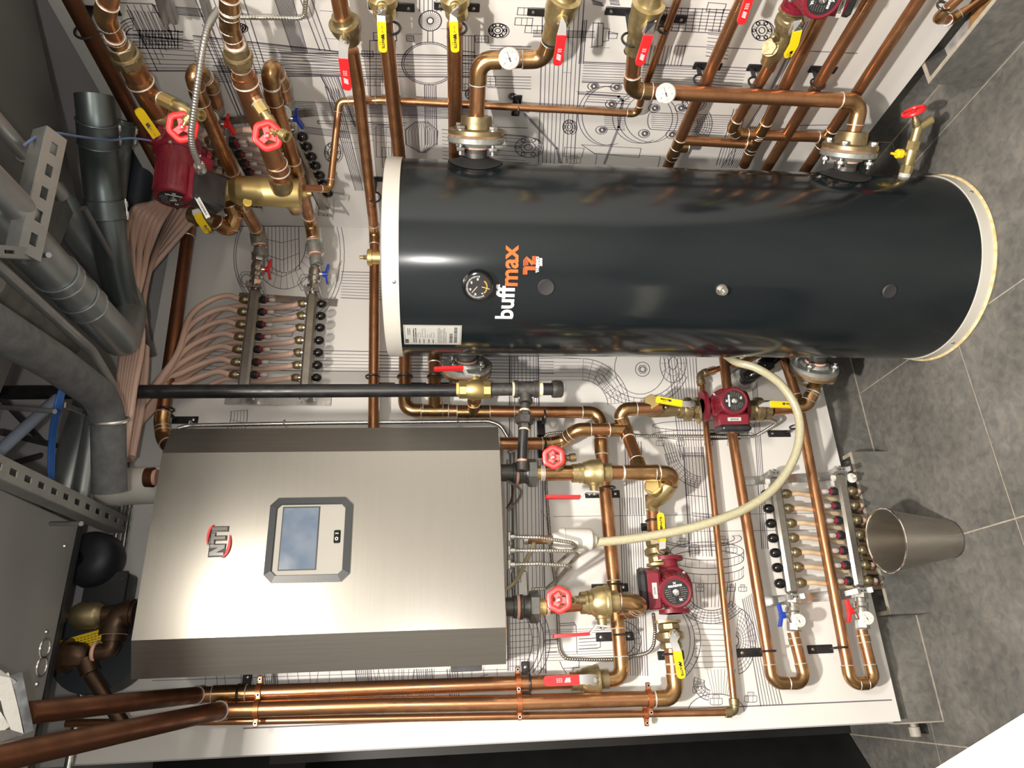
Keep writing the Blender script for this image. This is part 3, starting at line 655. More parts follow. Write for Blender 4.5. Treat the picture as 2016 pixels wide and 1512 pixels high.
zc=S(786.5,310,k8).z
zc2=B(797,700,k8).z
rc=run([(757,40,k8,'S'),(786.5,310,k8,'S'),V((XR-k8,YB-k8,zc)),(797,700,k8),(797,808,k8),(1182,812,k8),(1183,880,k8),(1226,1337,k8),(1177,1339,k8)],ro,'copper pipe from behind the tank cap running below the boiler to a red lever valve',rings=((872,809,k8,.0),(1012,810,k8,.0)))
zd=S(896,317,k8).z
run([(895,48,k8,'S'),(896,317,k8,'S'),V((XR-k8,YB-k8,zd)),(855,700,k8),(855,794,k8)],ro,'copper pipe passing behind the tank flange to a tee beside the black gas pipe')
tee(rc,B(856,809,k8),Z_,X_,ro,.045,.045)
# valves with yellow levers at the top edge
for u,s_,lab in ((752,0,'brass valve with yellow lever at the top edge, left of its twin'),(894,1,'brass valve with yellow lever at the top edge, nearer to the tank flange')):
    a=S(u+6,32,k8); b=S(u-3,-34,k8); st=V((-1,-.12,0))
    bvalve(a,b,.0205,st,[S(u-2,32,.150),S(u-1,42,.158),S(u+(2 if not s_ else 2),101,.158)],lab,YELP,'W',m=BRASS,split=2,sl=2.3,nrm=(-1,0,0),wm=.019)
    run([b,S(u-8,-70,k8)],ro,'short copper stub above the '+('left' if not s_ else 'right')+' yellow lever valve')
    bracket((u+(17 if not s_ else 6),55,k8,'S'),Y_,ro,'black pipe clip with two screws behind the '+('left' if not s_ else 'right')+' yellow lever',both=True)
# main tank pipes with thermometers
of=.105
fp,fd_=FA
ea=S(934,118,of); 
z1=fp.z
run([fp-fd_*.03,V((ea.x,ea.y,z1)),S(1070,117,of),S(1092,55,of)],.0215,'thick copper pipe from the upper tank flange, bent past the left white thermometer')
a,b=S(1086,76,of),S(1121,-38,of)
bvalve(a,b,.0225,(-1,-.1,0),[S(1110,42,.19),S(1106,68,.195),S(1097,127,.19)],'brass valve with red lever above the left thermometer',REDP,'T',m=BRASS,split=2,soft=True,sl=2.4,nrm=(-1,0,0),wm=.021)
gauge(S(1003,115,of+.028),ray(1003,115)*-1,.0275,'round white thermometer on the copper pipe above the tank logo',upd=(0,0,1))
fp,fd_=FBt
eb_=S(1705,200,of); e2=S(1243,166,of)
zz=fp.z
run([fp-fd_*.03,V((eb_.x,eb_.y,zz)),V((e2.x,eb_.y,S(1243,178,of).z)),S(1250,100,of)],.0215,'long thick copper pipe from the lower tank flange past the right thermometer',rings=((1262,180,of,.0,'S'),))
a,b=S(1249,100,of),S(1289,-30,of)
bvalve(a,b,.0225,(-1,-.1,0),[S(1283,43,.19),S(1277,68,.195),S(1258,127,.19)],'brass valve with red lever beside the right thermometer',REDP,'T',m=BRASS,split=2,soft=True,sl=2.4,nrm=(-1,0,0),wm=.021)
gauge(S(1311,184,of+.028),ray(1311,184)*-1,.0275,'round white thermometer on the long pipe right of the middle of the tank')
bracket((1087,80,of,'S'),Y_,.0215,'black pipe clip under the red lever beside the left thermometer',both=True)
bracket((1243,78,of,'S'),Y_,.0215,'black pipe clip under the red lever beside the right thermometer',both=True)
# small line along the wall
oS=.045
run([(598,370,.24,'S'),(650,372,.20,'S'),(668,200,oS,'S'),(750,197,oS,'S'),(1255,224,oS,'S'),(1268,175,oS,'S'),(1345,-30,oS,'S')],.0105,'thin copper pipe running level behind the others from the brass separator to the top edge',cups=.014)
bracket((1020,215,oS,'S'),Z_,.0105,'small black clip on the thin pipe below the left thermometer',side=1)
bracket((1306,58,oS,'S'),Y_,.0105,'small black clip on the thin pipe at the top edge')
# diagonal looking pipes at the right
kk=.06
rA=run([(1470,-20,kk,'S'),(1318,320,kk,'S'),(1298,372,kk,'S')],.0175,'first slanting copper pipe right of the thermometer, with a red lever beside it',rings=((1325,300,kk,.05,'S'),))
tee(rA,S(1333,288,kk),Y_,-Z_,.0175,.035,.035)
rB=run([(1465,325,kk,'S'),(1485,280,kk,'S'),(1503,252,kk,'S'),(1629,5,kk,'S'),(1650,-36,kk,'S')],.0175,'copper pipe passing under the maroon pump at the top edge')
run([(1345,276,kk,'S'),(1480,284,kk,'S')],.0155,'short copper cross pipe joining the first two slanting pipes below the long thick pipe')
tee(rB,S(1485,282,kk),Y_,Z_,.0175,.035,.03)
run([(1540,88,kk,'S'),(1441,252,kk,'S'),(1452,264,kk,'S'),(1618,270,kk,'S')],.0165,'copper pipe from the brass check valve bending to the tee beside the lower flange')
run([(1507,335,kk,'S'),(1712,0,kk,'S'),(1735,-38,kk,'S')],.0172,'third slanting copper pipe with a black clip right behind the long thick pipe')
rD=run([(1582,340,kk,'S'),(1808,0,kk,'S'),(1830,-33,kk,'S')],.0172,'last slanting copper pipe nearest to the floor on the right wall')
tee(rD,S(1627,271,kk),Y_,Z_,.0172,.035,.03)
bracket((1610,165,kk,'S'),Y_,.0172,'black clip on the third slanting pipe above the long thick pipe')
bracket((1380,158,kk,'S'),Y_,.0175,'black clip on the first slanting pipe above the long thick pipe')
bracket((1487,162,kk,'S'),Y_,.0165,'black clip on the pipe below the brass check valve')
# check valve, yellow valve and pump at the top edge
kc=.07
c0=S(1513,118,kc); c1=S(1543,66,kc); ax=(c1-c0).normalized()
root=thing('check_valve','brass check valve with hexagonal cap below the maroon pump at the top edge','valve',(c0+c1)/2)
g=G(); g.lathe([(0,.019),(.01,.02),(.03,.027),(.06,.030),(.085,.024),(.105,.020)],fr(c0-ax*.01,ax),22)
cc=S(1523,97,kc); od=(S(1503,88,kc+.05)-cc).normalized(); g.lathe([(0,.024),(.035,.022)],fr(cc,od),20); obj('body',g,BRASS,root)
g=G(); hexa(g,fr(cc,od),.034,.046,.021); obj('cap',g,BRASSD,root)
g=G(); g.lathe([(0,.006),(.03,.006),(.031,.003)],fr(S(1526,80,kc+.03),(S(1517,55,kc+.05)-S(1526,80,kc+.03))),10); obj('bleed_screw',g,BRASSD,root)
a,b=S(1545,62,kc),S(1562,22,kc)
bvalve(a,b,.021,(-1,-.1,0),[S(1570,42,.14),S(1570,60,.150),S(1563,88,.145),S(1549,112,.14)],'brass valve with bent yellow lever below the maroon pump at the top edge',YELP,'W',m=BRASSD,split=2,sl=2.1,nrm=(-1,0,0),wm=.019)
fd2=(b-a).normalized()
g=G(); Mq=fr(S(1565,17,kc),fd2,Z_); g.prism([(math.cos(t)*.042,math.sin(t)*.026) for t in [2*math.pi*i/20 for i in range(20)]],-.004,.004,Mq); tag(obj('valve_flange',g,BRASS),'brass oval flange between the yellow lever valve and the maroon pump at the top edge','flange')
pc=S(1620,-2,.20); nn=S(1620,-2,.20)-S(1593,-36,kc+.02)
pr_,Ml,tb,bc=pump(pc,nn,V((.0,-1,0)),(0,0,-1),'maroon circulator pump cut by the top edge of the picture','',R=.049,depth=.12,flen=.15,up=(0,0,-1))
n_=nn.normalized(); plabel(tb,fr(bc+n_*(.12*.31+.0008)-V((0,0,.004)),n_,V((.78,-.62,0))),.10,.013,'BASEMENT GARAGE',.009)
# red lever on the slanting pipe at the top edge
q0,q1=S(1480,-20,.115),S(1464,46,.115); root=thing('valve_lever','red lever reaching in from the top edge beside the first slanting pipe','valve handle',q0)
lever(root,[S(1486,-50,.09),S(1480,-20,.125),S(1458,46,.122)],(-1,0,0),REDP,'T',.02,split=1,name='shank')
# U bend at the right wall floor box
ub=.08
run([(1905,-20,ub,'S'),(1845,36,ub,'S'),(1870,40,.01,'S'),(1960,-24,-.02,'S')],.0125,'small copper U bend above the open tiled box in the top right corner',m=COP,cups=.012)
bracket((1857,12,ub,'S'),Y_,.0125,'small black clip on the copper U bend in the top right corner')
# tank hose valve near floor
hv=thing('drain_valve','brass drain valve with red wheel and yellow knob on the tank side near the floor','valve',(0,0,0))
d=V((math.sin(PH),-math.cos(PH),0)); o=V((TC[0],TC[1],F(1822,335,.20).z)); zh=.165
b0=V((TC[0],TC[1],zh))+d*TR
print('HV',b0)
WL[hv.name]=b0; hv.location=b0
M=fr(b0,d,Z_); g=G(); g.lathe([(-.01,.017),(.014,.017)],M,18); obj('sealant_ring',g,LABEL,hv)
g=G(); g.lathe([(.010,.0165),(.012,.019),(.034,.019),(.036,.015)],M,8); g.lathe([(.03,.015),(.05,.0185),(.075,.0185),(.085,.016)],M,18); g.lathe([(.08,.0195),(.105,.0195)],M,6); g.lathe([(.105,.016),(.112,.014),(.135,.0145),(.15,.012)],M,16); obj('body',g,BRASS,hv)
jc=b0+d*.140; sd=(V((0,0,-1))+d*.75).normalized(); ud=(V((0,0,1))*.55+d*.95).normalized()
g=G(); g.lathe([(0,.012),(.018,.013),(.045,.0135),(.045,.0105),(.03,.0095)],fr(jc,sd),18); obj('spout',g,BRASS,hv)
g=G(); g.lathe([(0,.0115),(.02,.012),(.03,.010),(.045,.006),(.055,.005)],fr(jc,ud),14); obj('bonnet',g,BRASSD,hv)
wc=jc+ud*.055; g=G(); Mw=fr(wc,ud); g.torus(Mw,.029,.0055,30,8); 
for k in range(4): g.box(Mw@Mx.Rotation(k*math.pi/2,4,'Z')@Mx.Translation((.015,0,0)),.028,.006,.004,0,.001)
g.lathe([(-.005,.008),(.005,.008)],Mw,12); obj('hand_wheel',g,REDP,hv)
g=G(); kd=V((0,0,1)); M2=fr(b0+d*.066,kd); g.lathe([(.015,.006),(.03,.006)],M2,8); g.lathe([(.026,.012),(.028,.014),(.044,.014),(.046,.012)],M2,8); g.box(fr(b0+d*.066+kd*.052,kd,d),.007,.02,.018,0,.002); obj('yellow_knob',g,YELP,hv)
# open tiled box on the right
xf=1.575; y1=1.405; zt=.165
g=G(); g.aabb((xf,-.6,0),(xf+.013,y1,zt)); g.aabb((xf+.0131,y1-.013,0),(XJ-.013,y1,zt)); g.aabb((xf,-.6,zt),(xf+.013,y1,zt+.002),1); g.aabb((xf+.0131,y1-.013,zt),(XJ-.013,y1,zt+.002),1)
tag(obj('pipe_box',g,[TILE,GROUT],smooth=False),'low tiled box open at the top with brown board inside, top right corner','box')
g=G(); g.aabb((xf+.014,-.6,.0005),(XJ-.014,y1-.014,.085)); tag(obj('concrete_bed',g,mat('rough_cement',(.45,.44,.42),.9,0,(.28,.27,.26),30,bump=.5)),'rough grey cement bed inside the open tiled box','cement bed')
g=G(); g.add([(xf+.016,y1-.055,.087),(XJ-.02,y1-.15,.087),(XJ-.02,-.5,.087),(xf+.016,-.5,.087),(xf+.016,y1-.055,.10),(XJ-.02,y1-.15,.10),(XJ-.02,-.5,.10),(xf+.016,-.5,.10)],[(3,2,1,0),(4,5,6,7),(0,1,5,4),(1,2,6,5),(2,3,7,6),(3,0,4,7)])
tag(obj('particle_board',g,mat('brown_board',(.50,.27,.11),.8,0,(.28,.14,.05),40)),'brown particle board lying on the cement inside the open tiled box','board')
# ---------- back wall: around and below the boiler ----------
kf=.235
# brown pipe behind the boiler top, from the right wall
run([(120,-40,.08,'S'),(287,275,.08,'S'),V((XR-.08,YB-.12,S(287,275,.08).z)),(318,830,.10),(322,862,.10),(345,900,.16)],.021,'tarnished copper pipe along the top of both walls, behind the PEX bundle',m=COPD)
bracket((167,62,.08,'S'),Y_,.021,'large black clip on the tarnished pipe in the top left corner')
bracket((326,806,.10),X_,.021,'black clip on the copper pipe above the boiler corner',side=-1)
bracket((737,388,k8,'S'),Y_,.0178,'black clip on the copper pipe beside the tank cap')
bracket((733,742,k8),X_,.0178,'black clip on the copper pipe left of the black gas pipe, leftmost of three',side=-1)
bracket((797,742,k8),X_,ro,'black clip on the copper pipe below the tank cap, middle of three',side=-1)
bracket((856,742,k8),X_,ro,'black clip on the copper pipe beside the flange, rightmost of three',side=-1)
bracket((1071,820,k8),Z_,ro,'black clip on the level copper pipe right of the gas union',side=1)
bracket((1073,880,k8),Z_,.021,'black clip on the copper pipe above the upper red wheel',side=-1)
bracket((1196,961,k8),X_,ro,'black clip on the long copper pipe beside the upper red lever',both=True)
bracket((1212,1151,k8),X_,ro,'black clip on the long copper pipe above the lower brass valve',both=True)
bracket((1222,1250,k8),X_,ro,'black clip on the long copper pipe beside the lower red lever',both=True)
# flange pipe joining the level pipe
fp,fd_=FC
run([fp-fd_*.03,(936,752,.14),(934,786,.13),(932,803,k8)],.0205,'short copper pipe from the flange behind the tank to the tee under the gas pipe')
tee(rc,B(932,811,k8),Z_,(B(933,786,.13)-B(932,809,k8)),ro,.055,.04)
# upper small pipe from behind boiler
rE=run([(960,873,k8),(1085,873,k8),(1108,868,k8),(1136,846,.13),(1215,845,.13)],.021,'copper pipe from under the boiler with an offset bend to the slanting tee')
# slanting branch from the pump line to the supply pipe
rF=run([(1300,803,.17),(1216,806,.17),(1231,846,.13),(1262,925,kf)],.0205,'copper pipe slanting from the brass check valve to the tee on the supply pipe')
tee(rF,B(1231,846,.14),(B(1262,925,kf)-B(1216,806,.17)),Z_,.0205,.045,.055)
# supply and return under the boiler
def union(u,v,off,label,s=1):
    a,b=B(u-2,v,off),B(u+48,v,off); d=(b-a).normalized(); root=thing('pipe_union',label,'pipe fitting',a); L=(b-a).length
    a0=B(996,v,off)
    g=G(); g.lathe([(-.02,.026),(.02,.026),(.021,.031),(.036,.031)],fr(a0,d),22); obj('nipple',g,IRON,root)
    g=G(); g.lathe([(.030,.0325),(.038,.0325)],fr(a0,d),22); obj('thread_sealant',g,SALM,root)
    g=G(); M=fr(a0,d,Y_); g.lathe([(.038,.031),(.040,.034),(.047,.034),(.050,.031),(.058,.031),(.062,.034),(.068,.034),(.07,.031)],M,24); obj('tailpiece',g,IRON,root)
    g=G(); hexa(g,fr(a0+d*.066,d,Z_),0,.026,.044); obj('nut',g,GREYN,root)
    g=G(); g.lathe([(.09,.022),(.112,.022)],M,20); obj('brass_tail',g,BRASSS,root); return a0+d*.112,d
ua,ud_=union(1003,931,kf,'dark iron union with grey nut under the boiler beside the gas pipe')
ub_,ud2=union(1009,1195,kf,'dark iron union with grey nut under the boiler, lower left of the two')
sup=run([ua-ud_*.004,(1142,931,kf)],.0215,'short copper stub with the upper red wheel under the boiler',rings=((1067,931,kf,.004),(1100,931,kf,.09)))
ret=run([ub_-ud2*.004,(1145,1188,kf)],.0215,'short copper stub with the lower red wheel under the boiler',rings=((1078,1193,kf,.004),))
drainv(B(1098,925,kf+.018),B(1110,903,kf+.05)-B(1098,925,kf+.018),B(1135,900,kf+.05)-B(1108,903,kf+.05),ray(1090,900)*-1,'small drain valve with red six-lobed wheel above the upper brass valve',wd=B(1090,900,kf+.085),R=.026)
drainv(B(1122,1182,kf+.02),B(1126,1182,kf+.06)-B(1122,1182,kf+.02),B(1150,1181,kf+.045)-B(1118,1183,kf+.045),ray(1102,1181)*-1,'small drain valve with red six-lobed wheel beside the lower brass valve',wd=B(1101,1181,kf+.095),R=.027)
bvalve(B(1126,932,kf),B(1202,930,kf),.0235,-X_+V((0,-.1,0)),[B(1152,969,kf+.005),B(1142,979,kf+.006),B(1074,979,kf+.006)],'big brass ball valve with red lever seen edge on, right of the upper red wheel',REDP,'',m=BRASS,split=2,soft=True,sl=2.7,nrm=-X_)
bvalve(B(1143,1187,kf),B(1216,1184,kf),.0255,-X_+V((0,-.1,0)),[B(1173,1232,kf+.005),B(1160,1248,kf+.006),B(1088,1253,kf+.006)],'big brass ball valve with red lever seen edge on, right of the lower red wheel',REDP,'',m=BRASS,split=2,soft=True,sl=2.6,nrm=-X_)
s1=run([(1200,930,kf),(1338,932,kf),(1296,970,.15)],.0215,'copper supply pipe with reddish tee ending in an elbow above the brass check valve',rings=((1262,930,kf,.115),),m=COP)
tee(s1,B(1262,930,kf),Z_,(B(1240,870,.17)-B(1262,930,kf)),.0215,.055,.05)
# return elbow to the wall pipe
rR=run([(1214,1184,kf),(1262,1187,kf),(1252,1200,.16),(1220,1206,k8)],.0215,'copper return elbow curving back to the long wall pipe beside the maroon pump')
tee(rc,B(1212,1190,k8),X_,-Y_,ro,.07,.03)
# check valve + column to the DHW pump
c0=B(1290,985,.13); cv=thing('check_valve','brass check valve with big hexagonal cap at the end of the supply elbow','valve',c0)
p_a=B(1322,950,.20); p_b=B(1283,990,.12); dv=(p_b-p_a).normalized()
g=G(); g.lathe([(0,.023),(.02,.026),(.045,.032),(.075,.030),(.1,.022)],fr(p_a,dv),22); g.tube([B(1284,985,.12),B(1285,1004,.10)],.021,18)
hc=B(1292,962,.165); hd=(B(1279,950,.22)-hc).normalized(); g.lathe([(0,.031),(.03,.030),(.034,.028)],fr(hc,hd),24); obj('body',g,BRASS,cv)
g=G(); hexa(g,fr(hc+hd*.03,hd),0,.012,.025); obj('cap',g,BRASSS,cv)
kp=.10
run([(1283,980,kp),(1290,1110,kp)],.0195,'short copper pipe between the brass check valve and the yellow lever valve',rings=((1284,990,kp,.05),(1285,1003,kp,.002)))
bracket((1286,1025,kp),X_,.0195,'black clip on the short copper pipe above the yellow lever',side=-1) 
bvalve(B(1290,1064,kp),B(1297,1108,kp),.0225,(0,-1,0),[B(1304,1080,.17),B(1304,1066,.175),B(1300,1010,.17)],'brass valve with yellow lever standing between hose and maroon pump',YELP,'W',m=BRASSD,split=2,sl=2.3,wm=.019,nrm=(0,-1,0))
def vflange(t,d,label,w=.085,h=.055,wn=Z_):
    g=G(); g.prism([(math.cos(a)*w/2,math.sin(a)*h/2) for a in [2*math.pi*i/24 for i in range(24)]],-.004,.004,fr(P(t),d,wn)); return tag(obj('valve_flange',g,BRASS),label,'flange')
vflange((1299,1112,kp),X_,'brass oval flange above the pump labelled DHW')
n1=V((-.30,-.93,.20)); pc=B(1331,1166,.215)
pm,Ml,tb,bc=pump(pc,n1,X_,Z_,'maroon circulator pump beside the lower brass valve, small white label DHW','',R=.050,depth=.115,flen=.17,fw=.095,up=(.995,0,.1))
nn1=n1.normalized(); plabel(tb,fr(bc+nn1*(.115*.31+.0012)-V((0,0,.004)),nn1,X_),.046,.014,'DHW',.009)
vflange((1313,1224,kp),X_,'brass oval flange below the pump labelled DHW')
bvalve(B(1322,1278,kp),B(1316,1228,kp),.0235,(0,-1,0),[B(1326,1262,.17),B(1333,1282,.175),B(1342,1336,.17)],'brass valve with yellow lever below the DHW pump',YELP,'W',m=BRASSD,split=2,sl=2.3,wm=.021,nrm=(0,-1,0))
run([(1321,1272,kp),(1331,1374,kp),(1000,1384,kp),(760,1388,kp),(436,1398,kp)],.0215,'long thick copper pipe down the left edge of the board, below the boiler',rings=((1328,1308,kp,.002),))
bracket((1322,1288,kp),X_,.0205,'black clip on the copper pipe below the DHW pump valve',side=-1)
vl=bvalve(B(1124,1342,k8),B(1197,1337,k8),.023,(0,-1,0),[B(1157,1337,.165),B(1140,1338,.17),B(1070,1341,.168)],'brass valve with red lever on the left long copper pipe below the boiler',REDP,'T',m=BRASSD,split=2,soft=True,sl=2.5,nrm=(0,-1,0),wm=.024,flip=True)
rG=run([(1126,1342,k8),(1000,1346,k8),(390,1368,k8)],.021,'long copper pipe running down beside the boiler to the red lever valve',rings=((452,1366,k8,.09),))
# copper pipes rising toward the camera at bottom left
run([(392,1368,k8),V((-.02,1.55,2.51)),F(10,1405,2.52)],.0215,'upper copper pipe rising to the clevis strap',m=COP,fm=COPF) if 0 else None
pt0=B(392,1368,k8); pt1=Yp(52,1404,1.55)
run([pt0,pt1],.0215,'brown copper pipe leaning to the camera, upper one under the ceiling strap',m=COPD,rings=((388,1368,k8,.03),))
pu0=B(438,1398,kp); pu1=Yp(-60,1505,1.35)
run([pu0,pu1],.023,'brown copper pipe leaning to the camera, lower one at the bottom left edge',m=COPD,rings=((428,1400,kp,.03),))
# thin pipe
kt=.05
rT=run([(130,1424,kt),(500,1419,kt),(1432,1402,kt),],.0105,'thin copper pipe nearest to the board edge below the boiler',fit=False)
def elbowB(pts,r,label):
    ps=[P(t) for t in pts]; line,arcs=cat_curve(ps,r*2.0); g=G(); g.tube(line,r*1.25,16)
    for e,d in ((ps[0],(ps[1]-ps[0]).normalized()),(ps[-1],(ps[-2]-ps[-1]).normalized())): g.lathe([(-.002,r*1.2),(.0,r*1.5),(.016,r*1.5),(.018,r*1.3)],fr(e,d),18)
    return tag(obj('pipe_elbow',g,BRASSD),label,'pipe fitting')
elbowB([(1428,1402,kt),(1447,1401,kt),(1445,1376,kt)],.0105,'small brass elbow at the lower end of the thin pipe')
elbowB([(1381,757,kt),(1376,738,kt),(1392,733,kt)],.0105,'small brass elbow just under the tank left of the maroon pump')
run([(1381,750,kt),(1445,1384,kt)],.0105,'thin copper pipe running down from the small brass elbow past the hose',fit=False,m=COP)
run([(1388,734,kt),(1450,716,kt+.0),(1520,690,kt)],.0105,'thin copper pipe slanting up behind the tank from the small elbow',fit=False)
# clamps on the long pipes
def cclamp(t,label,r,sp):
    p=P(t); root=thing('pipe_clamp',label,'pipe clamp',p)
    g=G(); g.ribbon([p+V((math.cos(a)*(r+.003),math.sin(a)*(r+.003),0)) for a in [2*math.pi*k/20 for k in range(21)]],.014,.003,[V((math.cos(a),math.sin(a),0)) for a in [2*math.pi*k/20 for k in range(21)]]); obj('band',g,CLAMPM,root)
    for s in (-1,1):
        g=G(); g.box(Mx.Translation(p+V((s*(r+.012),0,0))),.022,.007,.014,0,.002); e=obj('ear',g,CLAMPM,root)
        g=G(); g.lathe([(-.008,.003),(.008,.003)],fr(p+V((s*(r+.014),0,0)),Y_),8); hexa(g,fr(p+V((s*(r+.014),0,0)),-Y_),.004,.008,.006); obj('screw',g,STEEL,e)
CLAMPM=mat('copper_plated_clamp',(.50,.17,.07),.35,.8)
cclamp((1020,1344,k8),'copper coloured clamp on the upper long pipe below the boiler end',.021,0)
cclamp((1022,1384,kp),'copper coloured clamp on the middle long pipe below the boiler end',.0215,0)
cclamp((1278,1376,kp),'copper coloured clamp on the middle long pipe near its lower elbow',.0215,0)
cclamp((1271,1405,kt),'small copper coloured clamp on the thin pipe near its lower end',.0105,0)
cclamp((510,1364,k8),'copper coloured clamp on the upper long pipe near the leaning pipes',.021,0)
cclamp((506,1396,kp),'copper coloured clamp on the middle long pipe near the leaning pipes',.0215,0)
bracket((1042,1344,k8),Z_,.021,'black clip on the upper long pipe right below the boiler',both=True)
bracket((470,1366,k8),Z_,.021,'black clip on the upper long pipe near the leaning pipes',both=True)
# ---------- black gas pipe ----------
kg=.30
run([(-40,773,kg),(905,768,kg)],.0205,'long black steel gas pipe running across to the brass gas valve',name='gas_pipe',m=BLK,fit=False)
gv=bvalve(B(903,767,kg),B(966,767,kg),.0215,X_+V((0,-.1,0)),[B(920,739,kg+.01),B(912,725,kg+.012),B(854,727,kg+.012)],'brass gas valve with red lever at the end of the black pipe',REDP,'',m=BRASSS,split=2,sl=2.0,nrm=X_,hexr=1.35,body=1.5,wm=.018)
g=G(); g.lathe([(-.006,.022),(.006,.022)],fr(B(902,767,kg),Z_),20); tag(obj('thread_sealant',g,mat('yellow_sealant',(.85,.55,.16),.5)),'yellow thread sealant ring between black pipe and brass gas valve','sealant ring')
run([(964,767,kg),(1014,766,kg)],.020,'short dark nipple between the gas valve and the gas tee',name='gas_pipe',m=IRON,fit=False)
gt=thing('pipe_tee','dark iron gas tee left of the round end cap','pipe fitting',B(1035,766,kg))
g=G(); a=B(1012,766,kg); b=B(1059,766,kg); d=(b-a).normalized(); g.lathe([(0,.024),(0,.0275),(.010,.0275),(.012,.0245),((b-a).length-.012,.0245),((b-a).length-.010,.0275),((b-a).length,.0275)],fr(a,d),24); c=B(1034,766,kg); g.lathe([(0,.019),(.034,.019),(.035,.022),(.046,.022)],fr(c,-X_),20); obj('body',g,IRON,gt,sharp=50)
g=G(); g.lathe([(-.006,.0225),(.002,.0225)],fr(a,d),20); g.lathe([(0,.0215),(.014,.0215)],fr(b,d),20); obj('thread_sealant',g,mat('cream_sealant',(.85,.72,.5),.5),gt)
run([(1058,766,kg),(1092,766,kg)],.0195,'black nipple between gas tee and end cap',name='gas_pipe',m=BLK,fit=False)
g=G(); a=B(1087,766,kg); g.lathe([(0,.024),(0,.0265),(.008,.0275),(.028,.0265),(.033,.022),(.034,.01)],fr(a,Z_*-1),26); tag(obj('gas_line_plug',g,IRON,sharp=60),'dark iron cap closing the end of the gas line','pipe fitting')
a=B(1034,795,kg); run([a,B(1033,812,kg)],.0135,'short dark nipple between the gas tee and the gas union',name='gas_pipe',m=IRON,fit=False)
gu=thing('pipe_union','dark iron union in the gas drop pipe','pipe fitting',B(1033,822,kg)); dq=(B(1032,845,kg)-B(1033,812,kg)).normalized(); M=fr(B(1033,808,kg),dq,Z_)
g=G(); g.lathe([(-.002,.0155),(.004,.0155)],M,18); g.lathe([(.058,.0155),(.064,.0155)],M,18); obj('thread_sealant',g,mat('peach_sealant',(.85,.66,.48),.5),gu)
g=G(); hexa(g,M,.004,.02,.019); hexa(g,M,.02,.044,.0275); hexa(g,M,.044,.06,.019); obj('body',g,IRON,gu)
run([(1031,838,kg),(1027,912,kg-.02)],.0145,'black gas drop pipe going under the boiler front',name='gas_pipe',m=BLK,fit=False)
g=G(); g.lathe([(-.004,.0165),(.004,.0165)],fr(B(1027,908,kg-.02),-X_),18); g.lathe([(.004,.019),(.03,.019)],fr(B(1027,908,kg-.02),-X_),18,1); tag(obj('pipe_coupling',g,[SALM,IRON]),'dark coupling with peach sealant where the gas pipe ends above the union','pipe fitting')
# ---------- boiler pump line ----------
kb=.135
fp,fd_=FD
run([fp-fd_*.03,(1602,768,.16),(1586,800,kb),(1520,806,kb)],.0215,'copper elbow pipe from the lower flange to the yellow lever valve',rings=((1603,772,.16,.002),))
bvalve(B(1515,806,kb),B(1470,806,kb),.0235,(0,-.95,.0)+X_*0 if 0 else (0,-1,0),[B(1498,797,.205),B(1516,796,.212),B(1572,798,.205)],'brass valve with yellow lever under the clear hose',YELP,'W',m=BRASSD,split=2,sl=2.2,wm=.019,nrm=(0,-1,0))
n2=V((-.22,-.95,.10)); pc=B(1446,789,.245)
pm,Ml,tb,bc=pump(pc,n2,Z_,-X_,'maroon circulator pump under the tank with small white label','',R=.048,depth=.115,flen=.155,fw=.11,up=(0,0,1))
n2=n2.normalized(); plabel(tb,fr(bc+n2*(.115*.31+.0012)+V((.002,0,0)),n2,Z_*-1),.044,.012,'BOILER',.008,1)
vflange((1373,808,kb),Z_,'brass oval flange left of the pump under the tank',wn=X_,w=.095)
bvalve(B(1334,806,kb),B(1372,806,kb),.0235,(0,-1,0),[B(1358,796,.205),B(1343,795,.212),B(1291,786,.205)],'brass valve with yellow lever between check valve and pump under the tank',YELP,'W',m=BRASSD,split=2,sl=2.2,wm=.019,nrm=(0,-1,0),flip=True)
cv=thing('check_valve','brass check valve with big hexagonal cap beside the yellow lever under the tank','valve',B(1290,804,kb)); a=B(1250,805,kb); b=B(1334,806,kb); L=(b-a).length
g=G(); g.lathe([(0,.0215),(L*.2,.023),(L*.4,.029),(L*.75,.027),(L,.022)],fr(a,(b-a)),22); hc=B(1284,803,kb+.0); hd=V((-.0,-1,.25)).normalized(); hc=B(1282,802,kb); g.lathe([(0,.028),(.045,.027),(.05,.025)],fr(hc,hd),24)
g.lathe([(0,.007),(.03,.006),(.032,.003)],fr(B(1305,806,kb+.01),V((-.1,-1,-.1))),10); obj('body',g,BRASSD,cv); g=G(); hexa(g,fr(hc+hd*.048,hd),0,.010,.0265); obj('cap',g,BRASSS,cv)
# ---------- copper pipes to the lower manifold ----------
kh=.075
run([(1424,695,kh),(1440,845,kh),(1521,1345,kh),(1587,1345,kh),(1561,1245,kh)],.0172,'copper pipe curving up into the valve with the blue handle',rings=((1566,1263,kh,.02),))
run([(1542,700,kh),(1571,790,kh),(1675,1347,kh),(1722,1345,kh),(1696,1240,kh)],.0172,'copper pipe crossing the lower manifold and curving up to the red handle valve',rings=((1701,1258,kh,.02),))
bracket((1440,845,kh),X_,.0172,'black clip below the pump under the tank',both=True)
bracket((1567,840,kh),X_,.0172,'black clip on the copper pipe beside the armoured cable end',side=1)
bracket((1513,1282,kh),X_,.0172,'black clip on the pipe that leads to the blue handle valve',side=1)
bracket((1655,1275,kh),X_,.0172,'black clip on the pipe that leads to the red handle valve',side=1)
